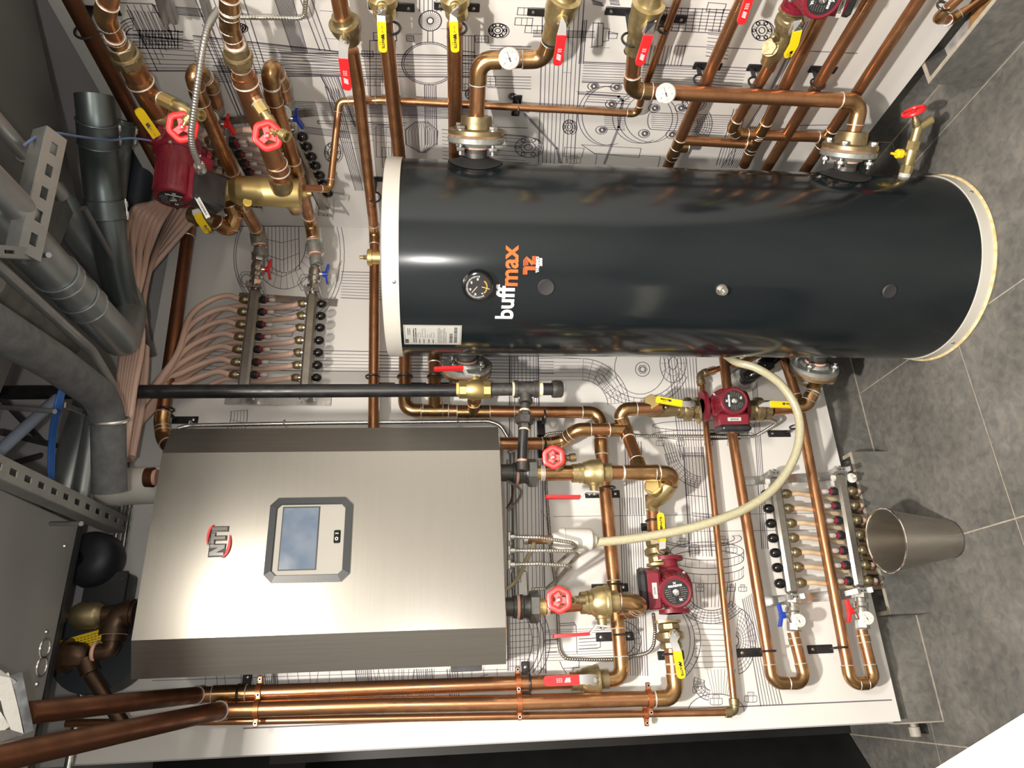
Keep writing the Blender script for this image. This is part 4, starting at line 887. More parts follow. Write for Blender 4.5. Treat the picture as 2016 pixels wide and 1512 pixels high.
# ---------- hose, neutraliser ----------
HOSE=mat('clear_braided_hose',(.46,.43,.29),.28,0,(.38,.36,.24),160,.05,coat=.5,det=1)
def hose(pts,r,label,m,name='hose',cat='hose',n=60,seg=14):
    ps=[P(t) for t in pts]; q=[]
    e=[ps[0]*2-ps[1]]+ps+[ps[-1]*2-ps[-2]]
    for i in range(1,len(e)-2):
        for k in range(8):
            t=k/8; a,b,c,d=e[i-1],e[i],e[i+1],e[i+2]
            q.append(.5*((2*b)+(c-a)*t+(2*a-5*b+4*c-d)*t*t+(3*b-a-3*c+d)*t*t*t))
    q.append(ps[-1]); g=G(); g.tube(q,r,seg); return tag(obj(name,g,m),label,cat) if label else (g,q)
hose([(1172,1068,.18),(1250,1060,.20),(1330,1046,.22),(1400,1028,.24),(1470,1000,.25),(1525,960,.26),(1562,905,.27),(1575,850,.28),(1566,800,.29),(1535,755,.30),(1490,725,.30),(1450,713,.27),(1430,700,.2)],.0135,'clear braided hose curving from the white cup to behind the tank',HOSE)
nt=thing('neutraliser_cup','white plastic condensate cup hanging under the boiler','condensate cup',B(1130,1062,.20))
a=B(1088,1063,.19); b=B(1166,1063,.19); d=(b-a).normalized(); L=(b-a).length; M=fr(a,d)
g=G(); g.lathe([(0,.020),(.012,.026),(.02,.034),(.034,.036),(.036,.034),(L-.012,.034),(L-.004,.031),(L,.022),(L+.012,.0155)],M,30); obj('cup',g,WHT,nt)
g=G(); g.lathe([(-.085,.0125),(-.02,.0125),(0,.0125)],M,16); obj('brown_tube',g,mat('amber_tube',(.20,.10,.035),.25),nt)
for z in (-.082,-.012): g=G(); g.lathe([(z-.006,.0145),(z+.006,.0145)],M,16); obj('hose_clamp',g,STEEL,nt)
hose([(1052,1068,.22),(1037,1100,.20),(1018,1140,.17),(998,1160,.16)],.006,'thin clear tube slanting beside the hose clamps under the boiler',mat('yellow_tube',(.36,.31,.18),.3),name='drain_tube')
# bucket
BKT=mat('stainless_bucket',(.46,.43,.38),.3,.95,(.38,.35,.31),10,.07,stretch=(1,1,.15),det=4)
hb=.225; pA_,pB_,pC_,pD_=F(1704,1065,hb),F(1784,1065,hb),F(1744,995,hb),F(1744,1131,hb)
bcx=(pC_.x+pD_.x)/2; bcy=(pA_.y+pB_.y)/2; br=((pA_.y-pB_.y)+(pC_.x-pD_.x))/4; b1=F(1888,1065,0); rb_=max(.055,min(.08,bcy-b1.y))
bk=thing('bucket','stainless steel bucket on the floor below the lower manifold','bucket',(bcx,bcy,0))
M=Mx.Translation((bcx,bcy,0)); g=G(); g.lathe([(.004,.01),(.003,rb_-.004),(0,rb_-.002),(0,rb_),(.004,rb_+.001),(hb-.004,br-.003),(hb-.004,br-.005),(.02,rb_-.003),(.008,rb_-.004),(.006,.01)],M,64); obj('wall',g,BKT,bk)
g=G(); g.torus(Mx.Translation((bcx,bcy,hb-.003)),br-.001,.0032,64,8); obj('rim',g,CHR,bk)
g=G(); g.torus(Mx.Translation((bcx,bcy,.004)),rb_+.0006,.0016,64,6); obj('base_bead',g,RUB,bk)
# ---------- armoured cables on the back wall ----------
ka=.010
armored([(1000,890,.05),(1072,872,ka),(1072,855,ka),(1100,851,ka),(1180,853,ka),(1260,858,ka),(1480,860,ka),(1492,856,ka),(1532,832,.06),(1515,826,.10),(1470,829,.13)],.0052,'armoured cable running level from the upper boiler corner to the pump under the tank',bend=.02)
armored([(1074,880,ka),(1075,960,ka),(1086,1100,ka),(1096,1160,ka),(1101,1280,ka),(1112,1297,ka),(1170,1299,ka),(1215,1298,ka),(1286,1284,.05),(1290,1240,.08),(1286,1208,.12)],.0052,'dark armoured cable dropping from the boiler and turning towards the DHW pump',bend=.045,m=mat('dull_steel_cable',(.30,.28,.25),.35,.9))
for k,(v0,pts,lab) in enumerate([(0,[(1000,1057,.30),(1060,1058,.30),(1125,1068,.27),(1136,1076,.24),(1100,1108,.12),(1094,1150,.04)],'upper of the three armoured cables looping under the boiler'),(1,[(1000,1084,.30),(1070,1084,.30),(1128,1085,.28),(1138,1092,.25),(1098,1140,.10),(1075,1159,.03),(1046,1160,.02)],'middle armoured cable of the three looping under the boiler'),(2,[(1000,1112,.29),(1060,1110,.29),(1115,1114,.27),(1124,1116,.25),(1098,1146,.10),(1090,1170,.03)],'lowest of the three armoured cables looping under the boiler')]):
    armored(pts,.0052,lab,bend=.02)
    a=B(1002,(1057,1084,1112)[k],.30); g=G(); g.box(fr(a,Z_,X_),.028,.018,.010,0,.003); g.lathe([(0,.008),(.016,.008)],fr(a,-Z_),12); tag(obj('cable_connector',g,STEEL),('upper','middle','lowest')[k]+' cable connector under the boiler edge','cable connector')
for k,(pts,lab) in enumerate((([(1000,948,.26),(1015,955,.22),(1030,969,.15),(1014,992,.18),(999,1006,.24)],'grey control wire looping out of the boiler end beside the upper union'),([(999,930,.24),(1010,958,.15),(1008,985,.10),(998,1000,.18)],'brown control wire bending close to the boiler end'))):
    ps=[P(t) for t in pts]; g=G(); g.tube(cat_curve(ps,.03)[0],.0035,8); tag(obj('control_wire',g,mat('grey_wire',(.16,.15,.14),.5) if k==0 else mat('brown_wire',(.07,.03,.02),.5)),lab,'wire')
# junction box plate and conduits behind
kj=.02
for v,lab in ((925,'grey conduit behind the copper pipe at the boiler end'),):
    pass
run([(350,844,.06),(370,838,.05),(630,833,.05),(960,829,.05),(985,836,.05),(1004,868,.05)],.0075,'thin steel conduit running level along the top edge of the boiler',name='conduit',cat='conduit',m=STEEL,fit=False,bend=.05)
run([(1006,868,.04),(1012,980,.04),(1017,1180,.03)],.0085,'steel conduit running down behind the cable connectors under the boiler',name='conduit',cat='conduit',m=GALV,fit=False)
jb=thing('switch_plate','pale cover plate behind the cables at the boiler end','cover plate',B(1022,1160,.02))
a,b=B(1006,1125,.02),B(1040,1180,.02); g=G(); g.aabb((min(a.x,b.x),YB-.03,min(a.z,b.z)),(max(a.x,b.x),YB-.001,max(a.z,b.z)),0,.004); obj('box',g,STEEL,jb)
g=G(); c=(a+b)/2; g.aabb((min(a.x,b.x)+.008,YB-.034,min(a.z,b.z)+.006),(max(a.x,b.x)-.008,YB-.030,max(a.z,b.z)-.006),0,.001); text(g,'OFF',fr((c.x+.02,YB-.0345,c.z-.0),-Y_,X_),.016,1); obj('cover',g,[BOARD,INK],jb)
# gate clips on conduit
for u,v in ((374,834),(560,832),(901,829)):
    p=B(u,v,.05); g=G(); g.torus(fr(p,Z_),.009,.0022,16,6); g.box(fr(p+V((-.0,.02,0)),Y_,Z_),.010,.012,.03); tag(obj('conduit_strap',g,STEEL),{374:'steel strap on the thin conduit near the upper boiler corner',560:'steel coupling strap on the thin conduit above the screen',901:'steel strap on the thin conduit near the gas valve'}[u],'conduit strap')
# black flue elbow behind the tank at the bottom right
fl=thing('black_waste_fitting','black and grey pipe fitting half hidden behind the tank above the pump','pipe fitting',B(1465,745,.06))
g=G(); g.lathe([(0,.048),(.012,.047),(.03,.040),(.05,.034)],fr(B(1463,748,.01),-Y_),26); obj('wall_cover',g,STEEL,fl)
g=G(); ps=[B(1463,748,.03),B(1475,742,.08),B(1500,725,.10),B(1530,700,.10)]; g.tube(cat_curve(ps,.04)[0],.024,16); g.tube([B(1500,725,.10),B(1512,716,.10)],.03,16); obj('elbow',g,BLKG,fl)
# ---------- manifolds ----------
RAILM=mat('stainless_rail',(.42,.40,.36),.35,.9,(.33,.31,.28),25,.08)
CLR=mat('clear_plastic',(.85,.75,.70),.15,0,trans=.6)
RING=mat('red_scale',(.24,.02,.035),.4)
def knob(root,p,d,r=.0155):
    g=G(); g.lathe([(0,r*.55),(r*.35,r*.6),(r*.4,r*.9),(r*.8,r*1.02),(r*1.4,r*.98),(r*1.95,r*.72),(r*2.2,r*.3),(r*2.23,.0005)],fr(p,d),18); obj('valve_knob',g,BLKG,root,sharp=60)
def meter(root,p,d,s=1.):
    g=G(); M=fr(p,d); g.lathe([(0,.009*s),(.004*s,.0125*s),(.007*s,.0145*s),(.020*s,.0145*s),(.022*s,.012*s)],M,14,0); m=obj('flow_meter',g,BLK,root)
    g=G(); g.lathe([(.022*s,.0105*s),(.025*s,.0105*s),(.026*s,.0076*s),(.036*s,.0074*s)],M,12,0)
    for k in range(3): g.torus(fr(p+V(d).normalized()*(.029+.004*k)*s,d),.008*s,.0007*s,12,4,1)
    obj('red_scale',g,[RING,INK],m)
    g=G(); g.lathe([(.034*s,.0084*s),(.054*s,.0082*s),(.057*s,.006*s)],M,12); obj('sight_tube',g,CLR,m)
def port(root,p,d,s=1.,m=None):
    g=G(); M=fr(p,d); g.lathe([(0,.011*s),(.008*s,.011*s)],M,14,1); g.lathe([(.007*s,.0145*s),(.009*s,.016*s),(.022*s,.016*s),(.024*s,.0145*s),(.030*s,.0125*s),(.034*s,.009*s)],M,8,0); obj('port_nut',g,[m or BRASSD,TIN],root)
def manifold(label,A,Bq,n,kd,ta,tb,w=.036,dp=.032,pd=None,grp=None,s=1.,nutm=None,plugs=True,ends=(1,1)):
    """A = knob rail (p0,p1), Bq = flow-meter rail, kd = way the knobs point"""
    root=thing('manifold',label,'manifold',(A[0]+A[1]+Bq[0]+Bq[1])/4,grp); n=V(n); kd=V(kd)
    for k,(a,b) in enumerate((A,Bq)):
        c=(a+b)/2; g=G(); g.box(fr(c,n,(b-a)),(b-a).length,w,dp,0,.008); r=obj('rail',g,RAILM,root)
        if plugs:
            g=G(); hexa(g,fr(a+(b-a)*.035+kd*w*.5,kd),0,.010,.011); g.lathe([(.010,.006),(.0101,.004)],fr(a+(b-a)*.035+kd*w*.5,kd),10); obj('end_plug',g,WHT,root)
    for t in ta:
        p=A[0].lerp(A[1],t); knob(root,p+kd*w*.5,kd,.0155*s); port(root,p-kd*w*.5,-kd,s,nutm)
    for t in tb:
        p=Bq[0].lerp(Bq[1],t); meter(root,p+kd*w*.5,kd,s); port(root,p-kd*w*.5,-kd,s,nutm)
    ax=(A[1]-A[0]).normalized()
    for e,sg in ((0,-1),(1,1)):
        if not ends[e]: continue
        a=A[e]+ax*sg*.010; b=Bq[e]+ax*sg*.010; back=wallside(a)[0]; 
        off=(a-back).length; g=G()
        side=(b-a).normalized(); L=(b-a).length
        g.box(fr((a+b)/2-n*(off-.006),n,side),L+.15,.030,.003)
        for q in (a,b): 
            g.box(fr(q+n*(dp*.5+.004),n,side),w+.018,.016,.003); g.box(fr(q+side*(w*.5+.007)-n*.005,side,n),off+dp*.2,.016,.003); g.box(fr(q-side*(w*.5+.007)-n*.005,side,n),off+dp*.2,.016,.003)
            for kk_ in (-1,1): g.lathe([(.001,.003),(.0012,.003)],fr(q+n*(dp*.5+.0045)+side*kk_*.006,n),8,1)
        obj('bracket',g,[STEEL,INK],root,smooth=False)
    return root
def endcap(root,p,ax,r=.016):
    g=G(); hexa(g,fr(p,ax),0,.008,r); g.lathe([(.008,r*.8),(.014,r*.8)],fr(p,ax),16); obj('end_cap',g,TIN,root)
def nvalve(p0,p1,hd,n,col,label,gp=None,gr=.021,gup=(0,0,1),glab=None,R=.019,dirn=0):
    """nickel ball valve with a butterfly handle"""
    ax=(p1-p0); L=ax.length; ax.normalize(); hd=V(hd).normalized(); root=thing('ball_valve',label,'valve',p0)
    g=G(); M=fr(p0,ax,n); g.lathe([(0,R*.8),(L*.1,R*.8)],M,16); g.lathe([(L*.1,R*1.15),(L*.12,R*1.28),(L*.24,R*1.28),(L*.26,R*1.15)],M,6)
    g.lathe([(L*.26,R*.85),(L*.34,R*.85),(L*.36,R*1.15),(L*.46,R*1.2),(L*.50,R*1.05),(L*.62,R*1.15),(L*.72,R*1.0),(L*.76,R*.9)],M,20); g.lathe([(L*.78,R*1.02),(L*.80,R*1.12),(L*.97,R*1.12),(L,R)],M,6)
    c=p0+ax*L*.56; g.lathe([(0,R*.6),(R*1.7,R*.5),(R*1.9,R*.42)],fr(c,hd),14); obj('body',g,TIN,root,sharp=30)
    c2=c+hd*R*2.0; g=G(); hw=.034
    g.rings([[c2+ax*t*hw+hd*(.004*abs(t)*2+o1)+V(n)*o2 for o1,o2 in ((-.003,-.009),(.004,-.009),(.004,.009),(-.003,.009))] for t in (-1,-.75,-.35,0,.35,.75,1)]); g.lathe([(-.010,.010),(.006,.010)],fr(c2,hd),14)
    obj('handle',g,col,root)
    return root
# lower manifold
km=.072
A0,A1=B(1523,940,km),B(1559,1170,km); B0,B1=B(1652,933,km),B(1691,1158,km)
def tpar(P0,P1,vs,us,kd,off=km):
    out=[]
    for u,v in zip(us,vs):
        p=B(u,v,off); a=(P1-P0); out.append(max(0.02,min(.98,(p-P0).dot(a)/a.length_squared)))
    return out
vk=[972,1001,1030,1059,1088,1117,1148]; ta=tpar(A0,A1,vk,[1522+4*i for i in range(7)],Z_)
vm=[967,995,1024,1053,1083,1112,1143]; tb=tpar(B0,B1,vm,[1655+4*i for i in range(7)],Z_)
ml=manifold('stainless floor heating manifold low on the board, with black knobs and red flow meters',(A0,A1),(B0,B1),-Y_,Z_,ta,tb)
endcap(ml,A0+V((.012,0,0)),X_); endcap(ml,B0+V((.012,0,0)),X_)
nvalve(A1,B(1564,1243,km),Z_,-Y_,BLUE,'nickel valve with blue handle below the lower manifold')
nvalve(B1,B(1699,1238,km),Z_,-Y_,REDP,'nickel valve with red handle below the lower manifold, nearest to the floor')
gauge(B(1573,1222,km+.045),ray(1573,1222)*-1,.0205,'small round white gauge beside the blue handle valve',stem=.03); gauge(B(1707,1217,km+.045),ray(1707,1217)*-1,.0205,'small round white gauge beside the red handle valve near the floor',stem=.03)
ORD=['nearest to the blue and red valves','second from the coloured valves','third from the coloured valves','in the middle of the row','third from the far end caps','second from the far end caps','farthest from the coloured valves']
for i,t in enumerate(ta):
    p=A0.lerp(A1,t)-Z_*.05; q=B0.lerp(B1,tb[i]); x=p.x-.010
    g=G(); g.tube(cat_curve([p,p-Z_*.03,V((x,YB-.030,q.z+.02)),V((x,YB-.028,.25)),V((x,YB+.022,.15)),V((x,YB+.022,.005))],.06)[0],.0082,10)
    tag(obj('heating_tube',g,PEXW),'pale tube under the blue handle rail, '+ORD[6-i],'tube','pale tubes between the two lower rails')
for i,t in enumerate(tb):
    p=B0.lerp(B1,t)-Z_*.05; g=G(); g.tube(cat_curve([p,p-Z_*.012,V((p.x,YB+.020,.14)),V((p.x,YB+.020,.005))],.03)[0],.0082,10)
    tag(obj('heating_tube',g,PEXM),'pink tube going into the tiled box, '+ORD[6-i],'tube','pink tubes into the tiled box')
g=G(); p=B(1675,942,.06); g.lathe([(0,.016),(.008,.017),(.010,.013),(.012,.006),(.03,.005)],fr(p,-Y_+V((0,0,.1))),20); tag(obj('bleed_cap',g,WHT),'round white bleed cap between the floor manifold rail and the tiled box','cap')
OR2=['nearest to the coloured valves', 'second from the coloured valves', 'third from the coloured valves', 'in the middle of the row', 'third from the gas pipe', 'second from the gas pipe', 'nearest to the gas pipe']
OR3=['starting nearest to the coloured valves', 'starting second from the coloured valves', 'starting third from the coloured valves', 'starting at the middle nut', 'starting third from the corner', 'starting second from the corner', 'starting nearest to the corner']
# upper manifold on the back wall
A0,A1=B(616,580,km),B(601,770,km); B0,B1=B(503,572,km),B(479,768,km)
va=[598,622,645,670,694,719,744]; ta=tpar(A0,A1,va,[616-2.2*i for i in range(7)],-Z_)
vb=[590,614,639,663,688,713,738]; tb=tpar(B0,B1,vb,[501-3*i for i in range(7)],-Z_)
mu=manifold('stainless manifold beside the tank cap, upside down with black knobs, above the black gas pipe',(A0,A1),(B0,B1),-Y_,-Z_,ta,tb,plugs=False,s=.95,dp=.034,ends=(1,1))
endcap(mu,A1-V((.012,0,0)),-X_); endcap(mu,B1-V((.012,0,0)),-X_)
nvalve(A0,B(622,508,km+.02),-Z_,-Y_,BLUE,'nickel valve with blue handle above the upper back manifold')
nvalve(B0,B(508,498,km+.02),-Z_,-Y_,REDP,'nickel valve with red handle above the upper back manifold')
for i,t in enumerate(tb):
    p=B0.lerp(B1,t)+Z_*.05; u0,v0=(468-3.4*i,583+25*i)
    e=[(u0-20,v0-1,km),(u0-55,v0+9,km),(u0-95,v0+42-3*i,km+.02),(345-5*i+2,700+10*i,.13),(290-3*i,775+5*i,.16+.012*i),(252-2*i,835+2*i,.20+.01*i),(238+2*i,905,.26+.008*i)]
    g,q=hose([p]+e,.0098,None,PEXM,seg=10); tag(obj('heating_tube',g,PEXM),'pink tube from a front nut of the back manifold, '+OR2[i],'tube','front tubes of the upper back manifold')
for i,t in enumerate(ta):
    p=A0.lerp(A1,t)+Z_*.05; v0=600+24*i
    e=[(575-2*i,v0+2,km),(520-2*i,v0+7,.03),(470-4*i,v0+2,.03),(420-4*i,v0+22,.03),(355-3*i,715+11*i,.07),(300-2*i,790+5*i,.12),(262,845+2*i,.15),(246+2*i,905,.20)]
    g,q=hose([p]+e,.0098,None,PEXM,seg=10); tag(obj('heating_tube',g,PEXM),'pink tube behind the front rail of the back manifold, '+OR2[i],'tube','rear tubes of the upper back manifold')
# manifold on the right wall
kr=.07
A0,A1=S(570,262,kr),S(640,410,kr); B0,B1=S(436,275,kr),S(500,392,kr)
def tpS(P0,P1,pts):
    a=P1-P0; return [max(.02,min(.98,(S(u,v,kr)-P0).dot(a)/a.length_squared)) for u,v in pts]
ta=tpS(A0,A1,[(578,268),(584,288),(590,308),(597,326),(603,345),(608,362),(614,381)]); tb=tpS(B0,B1,[(443,265),(450,284),(459,303),(467,321),(475,338),(482,354),(490,370)])
mr=manifold('stainless manifold on the right wall, mostly hidden by the slanting copper pipes and brass cylinder',(A0,A1),(B0,B1),-X_,-Z_,ta,tb,plugs=False,s=.95,dp=.034)
nvalve(A0,S(548,208,kr),-Z_,-X_,BLUE,'nickel valve with blue handle on the right wall manifold')
nvalve(B0,S(412,218,kr),-Z_,-X_,REDP,'nickel valve with red handle on the right wall manifold')
gauge(S(560,222,kr+.05),ray(556,222)*-1,.019,'small round gauge at the blue handle valve on the right wall',stem=.03); gauge(S(417,232,kr+.05),ray(417,232)*-1,.019,'small round gauge at the red handle valve on the right wall',stem=.03)
for i in range(7):
    t=ta[i]; p=A0.lerp(A1,t)+Z_*.05; b=B0.lerp(B1,tb[i])
    g,q=hose([p,V((p.x+.02,p.y,p.z+.08)),V((XR-.025,b.y+.02,b.z)),V((XR-.03,b.y+.06,b.z+.10)),B(330-3*i,440+12*i,.12),B(292-2*i,540+4*i,.18),B(270+3*i,680,.22),B(250+5*i,790,.26),B(236+4*i,900,.32)],.0098,None,PEXM,seg=10); tag(obj('heating_tube',g,PEXM),'pink tube from the right wall knob rail, '+OR3[i],'tube','rear tubes of the right wall manifold')
    t=tb[i]; p=B0.lerp(B1,t)+Z_*.05
    g,q=hose([p,V((p.x,p.y+.01,p.z+.06)),S(355-8*i,370+5*i,.13),B(312-9*i,445-4*i,.22+.01*i),B(276-5*i+ (i%2)*10,540,.28+.01*i),B(264+(i-3)*5,650,.33),B(248+(i-3)*5,770,.36),B(236+(i-3)*3,900,.36)],.0098,None,PEXM,seg=10); tag(obj('heating_tube',g,PEXM),'pink tube sweeping behind the big maroon pump, '+OR3[i],'tube','front tubes of the right wall manifold')
# ---------- piping in front of the right wall manifold ----------
ku=.22
u1=run([(222,-30,ku+.05,'S'),(206,30,ku+.05,'S'),(234,88,ku,'S'),(262,140,ku,'S')],.0205,'copper bend dropping in at the top left edge to the brass union',rings=((226,70,ku,.04,'S'),))
def brunion(a,b,label,m=None,r=.0205):
    d=(b-a).normalized(); L=(b-a).length; root=thing('pipe_union',label,'pipe fitting',a)
    g=G(); M=fr(a,d); g.lathe([(-.004,r*1.05),(0,r*1.2)],M,16,1); hexa(g,M,.0,L*.38,r*1.45); g.torus(fr(a+d*L*.40,d),r*1.42,.006,28,8); hexa(g,M,L*.40,L*.72,r*1.75); g.lathe([(L*.7,r*1.3),(L,r*1.12)],M,18); g.lathe([(L,r*1.2),(L+.004,r*1.05)],M,16,1); obj('body',g,[m or BRASSD,SOLD],root,sharp=25); return root
brunion(S(236,90,ku),S(262,136,ku),'brass union on the leftmost copper pipe above the large maroon pump')
big=run([(262,134,ku,'S'),(272,154,ku,'S'),(312,226,ku,'S')],.030,'wide copper section between the left brass union and the maroon pump',m=COP,fit=False)
g=G(); d=(S(300,200,ku)-S(272,154,ku)).normalized(); p=S(271,153,ku); g.lathe([(-.035,.0215),(-.02,.0225),(0,.031),(.012,.033),(.016,.033)],fr(p,d),22); ringbead(g,p+d*.014,d,.032,1,.003); obj('reducer',g,[COP,SOLD],big) if False else tag(obj('reducer',g,[COP,SOLD]),'copper reducer with bright solder ring at the wide section above the maroon pump','pipe fitting')
def sidetap(a,b,wc,sp,label,wlab):
    g=G(); d=(b-a).normalized(); L=(b-a).length; root=thing('side_tap',label,'pipe fitting',a); g.lathe([(0,.0155),(L*.42,.0155)],fr(a,d),16); ringbead(g,a+d*L*.42,d,.0155,1,.002); obj('stub',g,[COP,SOLD],root); g=G(); g.lathe([(L*.42,.015),(L*.46,.0175),(L,.0175)],fr(a,d),8); obj('brass_adapter',g,BRASSS,root)
    drainv(b,d,sp-b,ray(wc[0],wc[1])*-1,wlab,wd=S(wc[0],wc[1],wc[2]),R=.030,body=BRASS,s=1.15)
a=S(296,184,ku+.01);b=S(343,207,ku+.045); sidetap(a,b,(359,250,ku+.10),S(378,213,ku+.08),'copper and brass side branch left of the long armoured cable','drain valve with red wheel above the maroon pump')
fl=thing('pump_valve','large brass flange valve with yellow lever on top of the maroon pump','valve',S(318,232,ku)); d=(S(330,262,ku)-S(308,222,ku)).normalized(); M=fr(S(308,222,ku),d)
g=G(); g.lathe([(-.004,.034),(0,.037),(.02,.037),(.022,.034)],M,8); g.lathe([(.02,.036),(.045,.050),(.07,.052),(.085,.046)],M,26); g.lathe([(.085,.062),(.097,.062)],M,26); obj('body',g,BRASSD,fl)
lever(fl,[S(316,278,ku+.05),S(308,268,ku+.06),S(271,215,ku+.05)],ray(290,240)*-1,YELP,'W',.021,split=1)
g=G(); M=fr(S(316,277,ku+.05),ray(316,277)*-1); hexa(g,M,0,.010,.009); obj('nut',g,STEEL,fl)
# maroon pump, motor pointing down-left in the room
pc=S(341,392,ku+.20)
nq=(S(341,392,ku+.20)-S(352,290,ku+.04)).normalized()
pm,Ml,tb_,bc=pump(pc,nq,(S(405,340,ku)-S(330,300,ku)),(S(395,380,ku+.1)-S(345,372,ku+.1)),'large maroon circulator pump at the left, hanging below the armoured cable','',R=.052,depth=(pc-S(352,290,ku+.04)).length,flen=.15,up=(S(345,360,ku+.2)-S(341,392,ku+.2)),bn=.74,bh=.60,bl=1.34,boxk=.9)
WL_=S(398,407,ku+.225); g=G(); Mn=fr(WL_,ray(398,407)*-1,S(410,428,ku+.19)-S(388,388,ku+.19)); g.box(Mn,.062,.012,.001,0); 
x=-.026
while x<.024: g.box(Mn@Mx.Translation((x,0,.0008)),random.uniform(.001,.003),.005,.0004,1); x+=.004
obj('name_label',g,[LABEL,INK],tb_,smooth=False)
lv=thing('ball_valve','brass valve with yellow lever under the large maroon pump','valve',S(405,430,ku)); g=G(); d=(S(415,450,ku)-S(392,432,ku)).normalized(); g.tube([S(378,422,.16),S(400,428,.18),S(425,440,.2)],[.028,.033,.026],18); obj('body',g,BRASSD,lv); lever(lv,[S(388,420,ku+.06),S(393,432,ku+.07),S(410,456,ku+.07)],ray(400,440)*-1,YELP,'W',.021,split=0)
run([(425,436,.2,'S'),(452,455,.2,'S'),(462,425,.16,'S'),(452,400,.14,'S')],.024,'reddish copper return bend between the yellow lever and the brass cylinder',bend=.035)
# second union line
u2=run([(452,-40,ku,'S'),(452,52,ku,'S'),(466,98,ku,'S'),(478,140,ku,'S')],.0205,'copper bend dropping from the top edge beside the armoured cable to the brass union',rings=((455,8,ku,.03,'S'),(453,40,ku,.05,'S')))
brunion(S(463,88,ku),S(475,134,ku),'brass union on the copper pipe right of the long armoured cable')
big=run([(478,146,ku,'S'),(552,350,ku,'S')],.0285,'wide copper pipe entering the brass cylinder from above',m=COP,fit=False)
g=G(); d=(S(552,350,ku)-S(478,146,ku)).normalized(); p=S(481,153,ku); g.lathe([(-.04,.0215),(-.022,.0225),(0,.030),(.012,.032),(.014,.032)],fr(p,d),22,0); ringbead(g,p+d*.013,d,.031,1,.003); tag(obj('reducer',g,[COP,SOLD]),'copper reducer with solder ring at the top of the wide pipe above the brass cylinder','pipe fitting'); g=G(); q=S(545,322,ku); g.lathe([(0,.0305),(.03,.0305)],fr(q,d),22,0); ringbead(g,q,d,.030,1,.002); ringbead(g,q+d*.03,d,.030,1,.003); tag(obj('pipe_coupling',g,[COP,SOLD]),'copper coupling where the wide pipe enters the brass cylinder','pipe fitting')
a=S(497,188,ku+.01);b=S(520,222,ku+.045); sidetap(a,b,(527,267,ku+.10),S(550,240,ku+.08),'copper and brass side branch on the wide pipe above the brass cylinder','drain valve with red wheel above the brass cylinder')
# brass hydraulic cylinder
sep=thing('air_separator','big polished brass cylinder lying between the copper pipes left of the tank','separator',S(530,376,ku)); a=S(466,375,ku); b=S(590,380,ku-.01); d=(b-a).normalized(); L=(b-a).length
g=G(); g.lathe([(-.06,.028),(-.058,.032),(-.03,.032),(-.02,.030),(-.004,.040),(0,.043),(.004,.0445),(L-.004,.0445),(L,.043),(L+.004,.03)],fr(a,d),40,0); obj('body',g,BRASSS,sep)
g=G(); hexa(g,fr(b+d*.0,d),0,.022,.012); g.lathe([(.02,.007),(.035,.007)],fr(b,d),12); obj('side_fitting',g,BRASSS,sep)
dd_=(S(545,322,ku)-S(552,350,ku)).normalized(); g=G(); g.lathe([(.0,.034),(.040,.034),(.05,.031)],fr(S(556,370,ku),dd_),24); obj('top_socket',g,BRASSD,sep)
g=G(); dn=(S(585,430,ku-.02)-S(570,392,ku)).normalized(); g.lathe([(.02,.027),(.05,.027)],fr(S(572,385,ku),dn),20,0); g.lathe([(.05,.023),(.09,.022),(.10,.016),(.105,.004)],fr(S(572,385,ku),dn),20,1); obj('drain_cap',g,[BRASSS,COPF],sep)
g=G(); g.lathe([(0,.013),(.0015,.013)],fr(S(487,398,ku+.046),ray(487,398)*-1),18); obj('sticker',g,YELP,sep)
# pipes from the right wall manifold valves to the back manifold
k3=.15
run([(425,205,kr,'S'),(412,160,.10,'S'),(376,128,.16,'S'),(390,185,k3,'S'),(462,350,k3,'S'),(474,398,k3,'S'),(510,462,.12),(513,485,.10)],.0205,'hooked copper pipe leading down to the red handle valve of the back manifold',bend=.035)
run([(562,195,kr,'S'),(552,155,.10,'S'),(527,118,.15,'S'),(537,185,k3,'S'),(582,330,k3,'S'),(612,440,.12),(620,490,.10)],.0205,'hooked copper pipe leading down to the blue handle valve of the back manifold',bend=.035)
for (a,b,lab) in ((B(506,455,.13),B(514,505,.10),'grey iron and nickel adapters above the red handle valve of the back manifold'),(B(617,475,.12),B(623,520,.10),'grey iron and nickel adapters above the blue handle valve of the back manifold'),(S(407,160,kr),S(425,220,kr),'grey adapter stack above the red handle valve on the right wall'),(S(548,150,kr),S(566,210,kr),'grey adapter stack above the blue handle valve on the right wall')):
    d=(b-a).normalized(); L=(b-a).length; root=thing('pipe_adapter',lab,'pipe fitting',a); g=G(); g.lathe([(0,.024),(L*.12,.027),(L*.5,.027),(L*.52,.022)],fr(a,d),20); g.lathe([(L*.66,.021),(L*.7,.023),(L,.023)],fr(a,d),20); obj('body',g,CASTG,root); g=G(); g.lathe([(-.004,.023),(.0,.023)],fr(a,d),20); g.lathe([(L*.5,.0225),(L*.58,.0215)],fr(a,d),20); obj('thread_sealant',g,SALM,root)
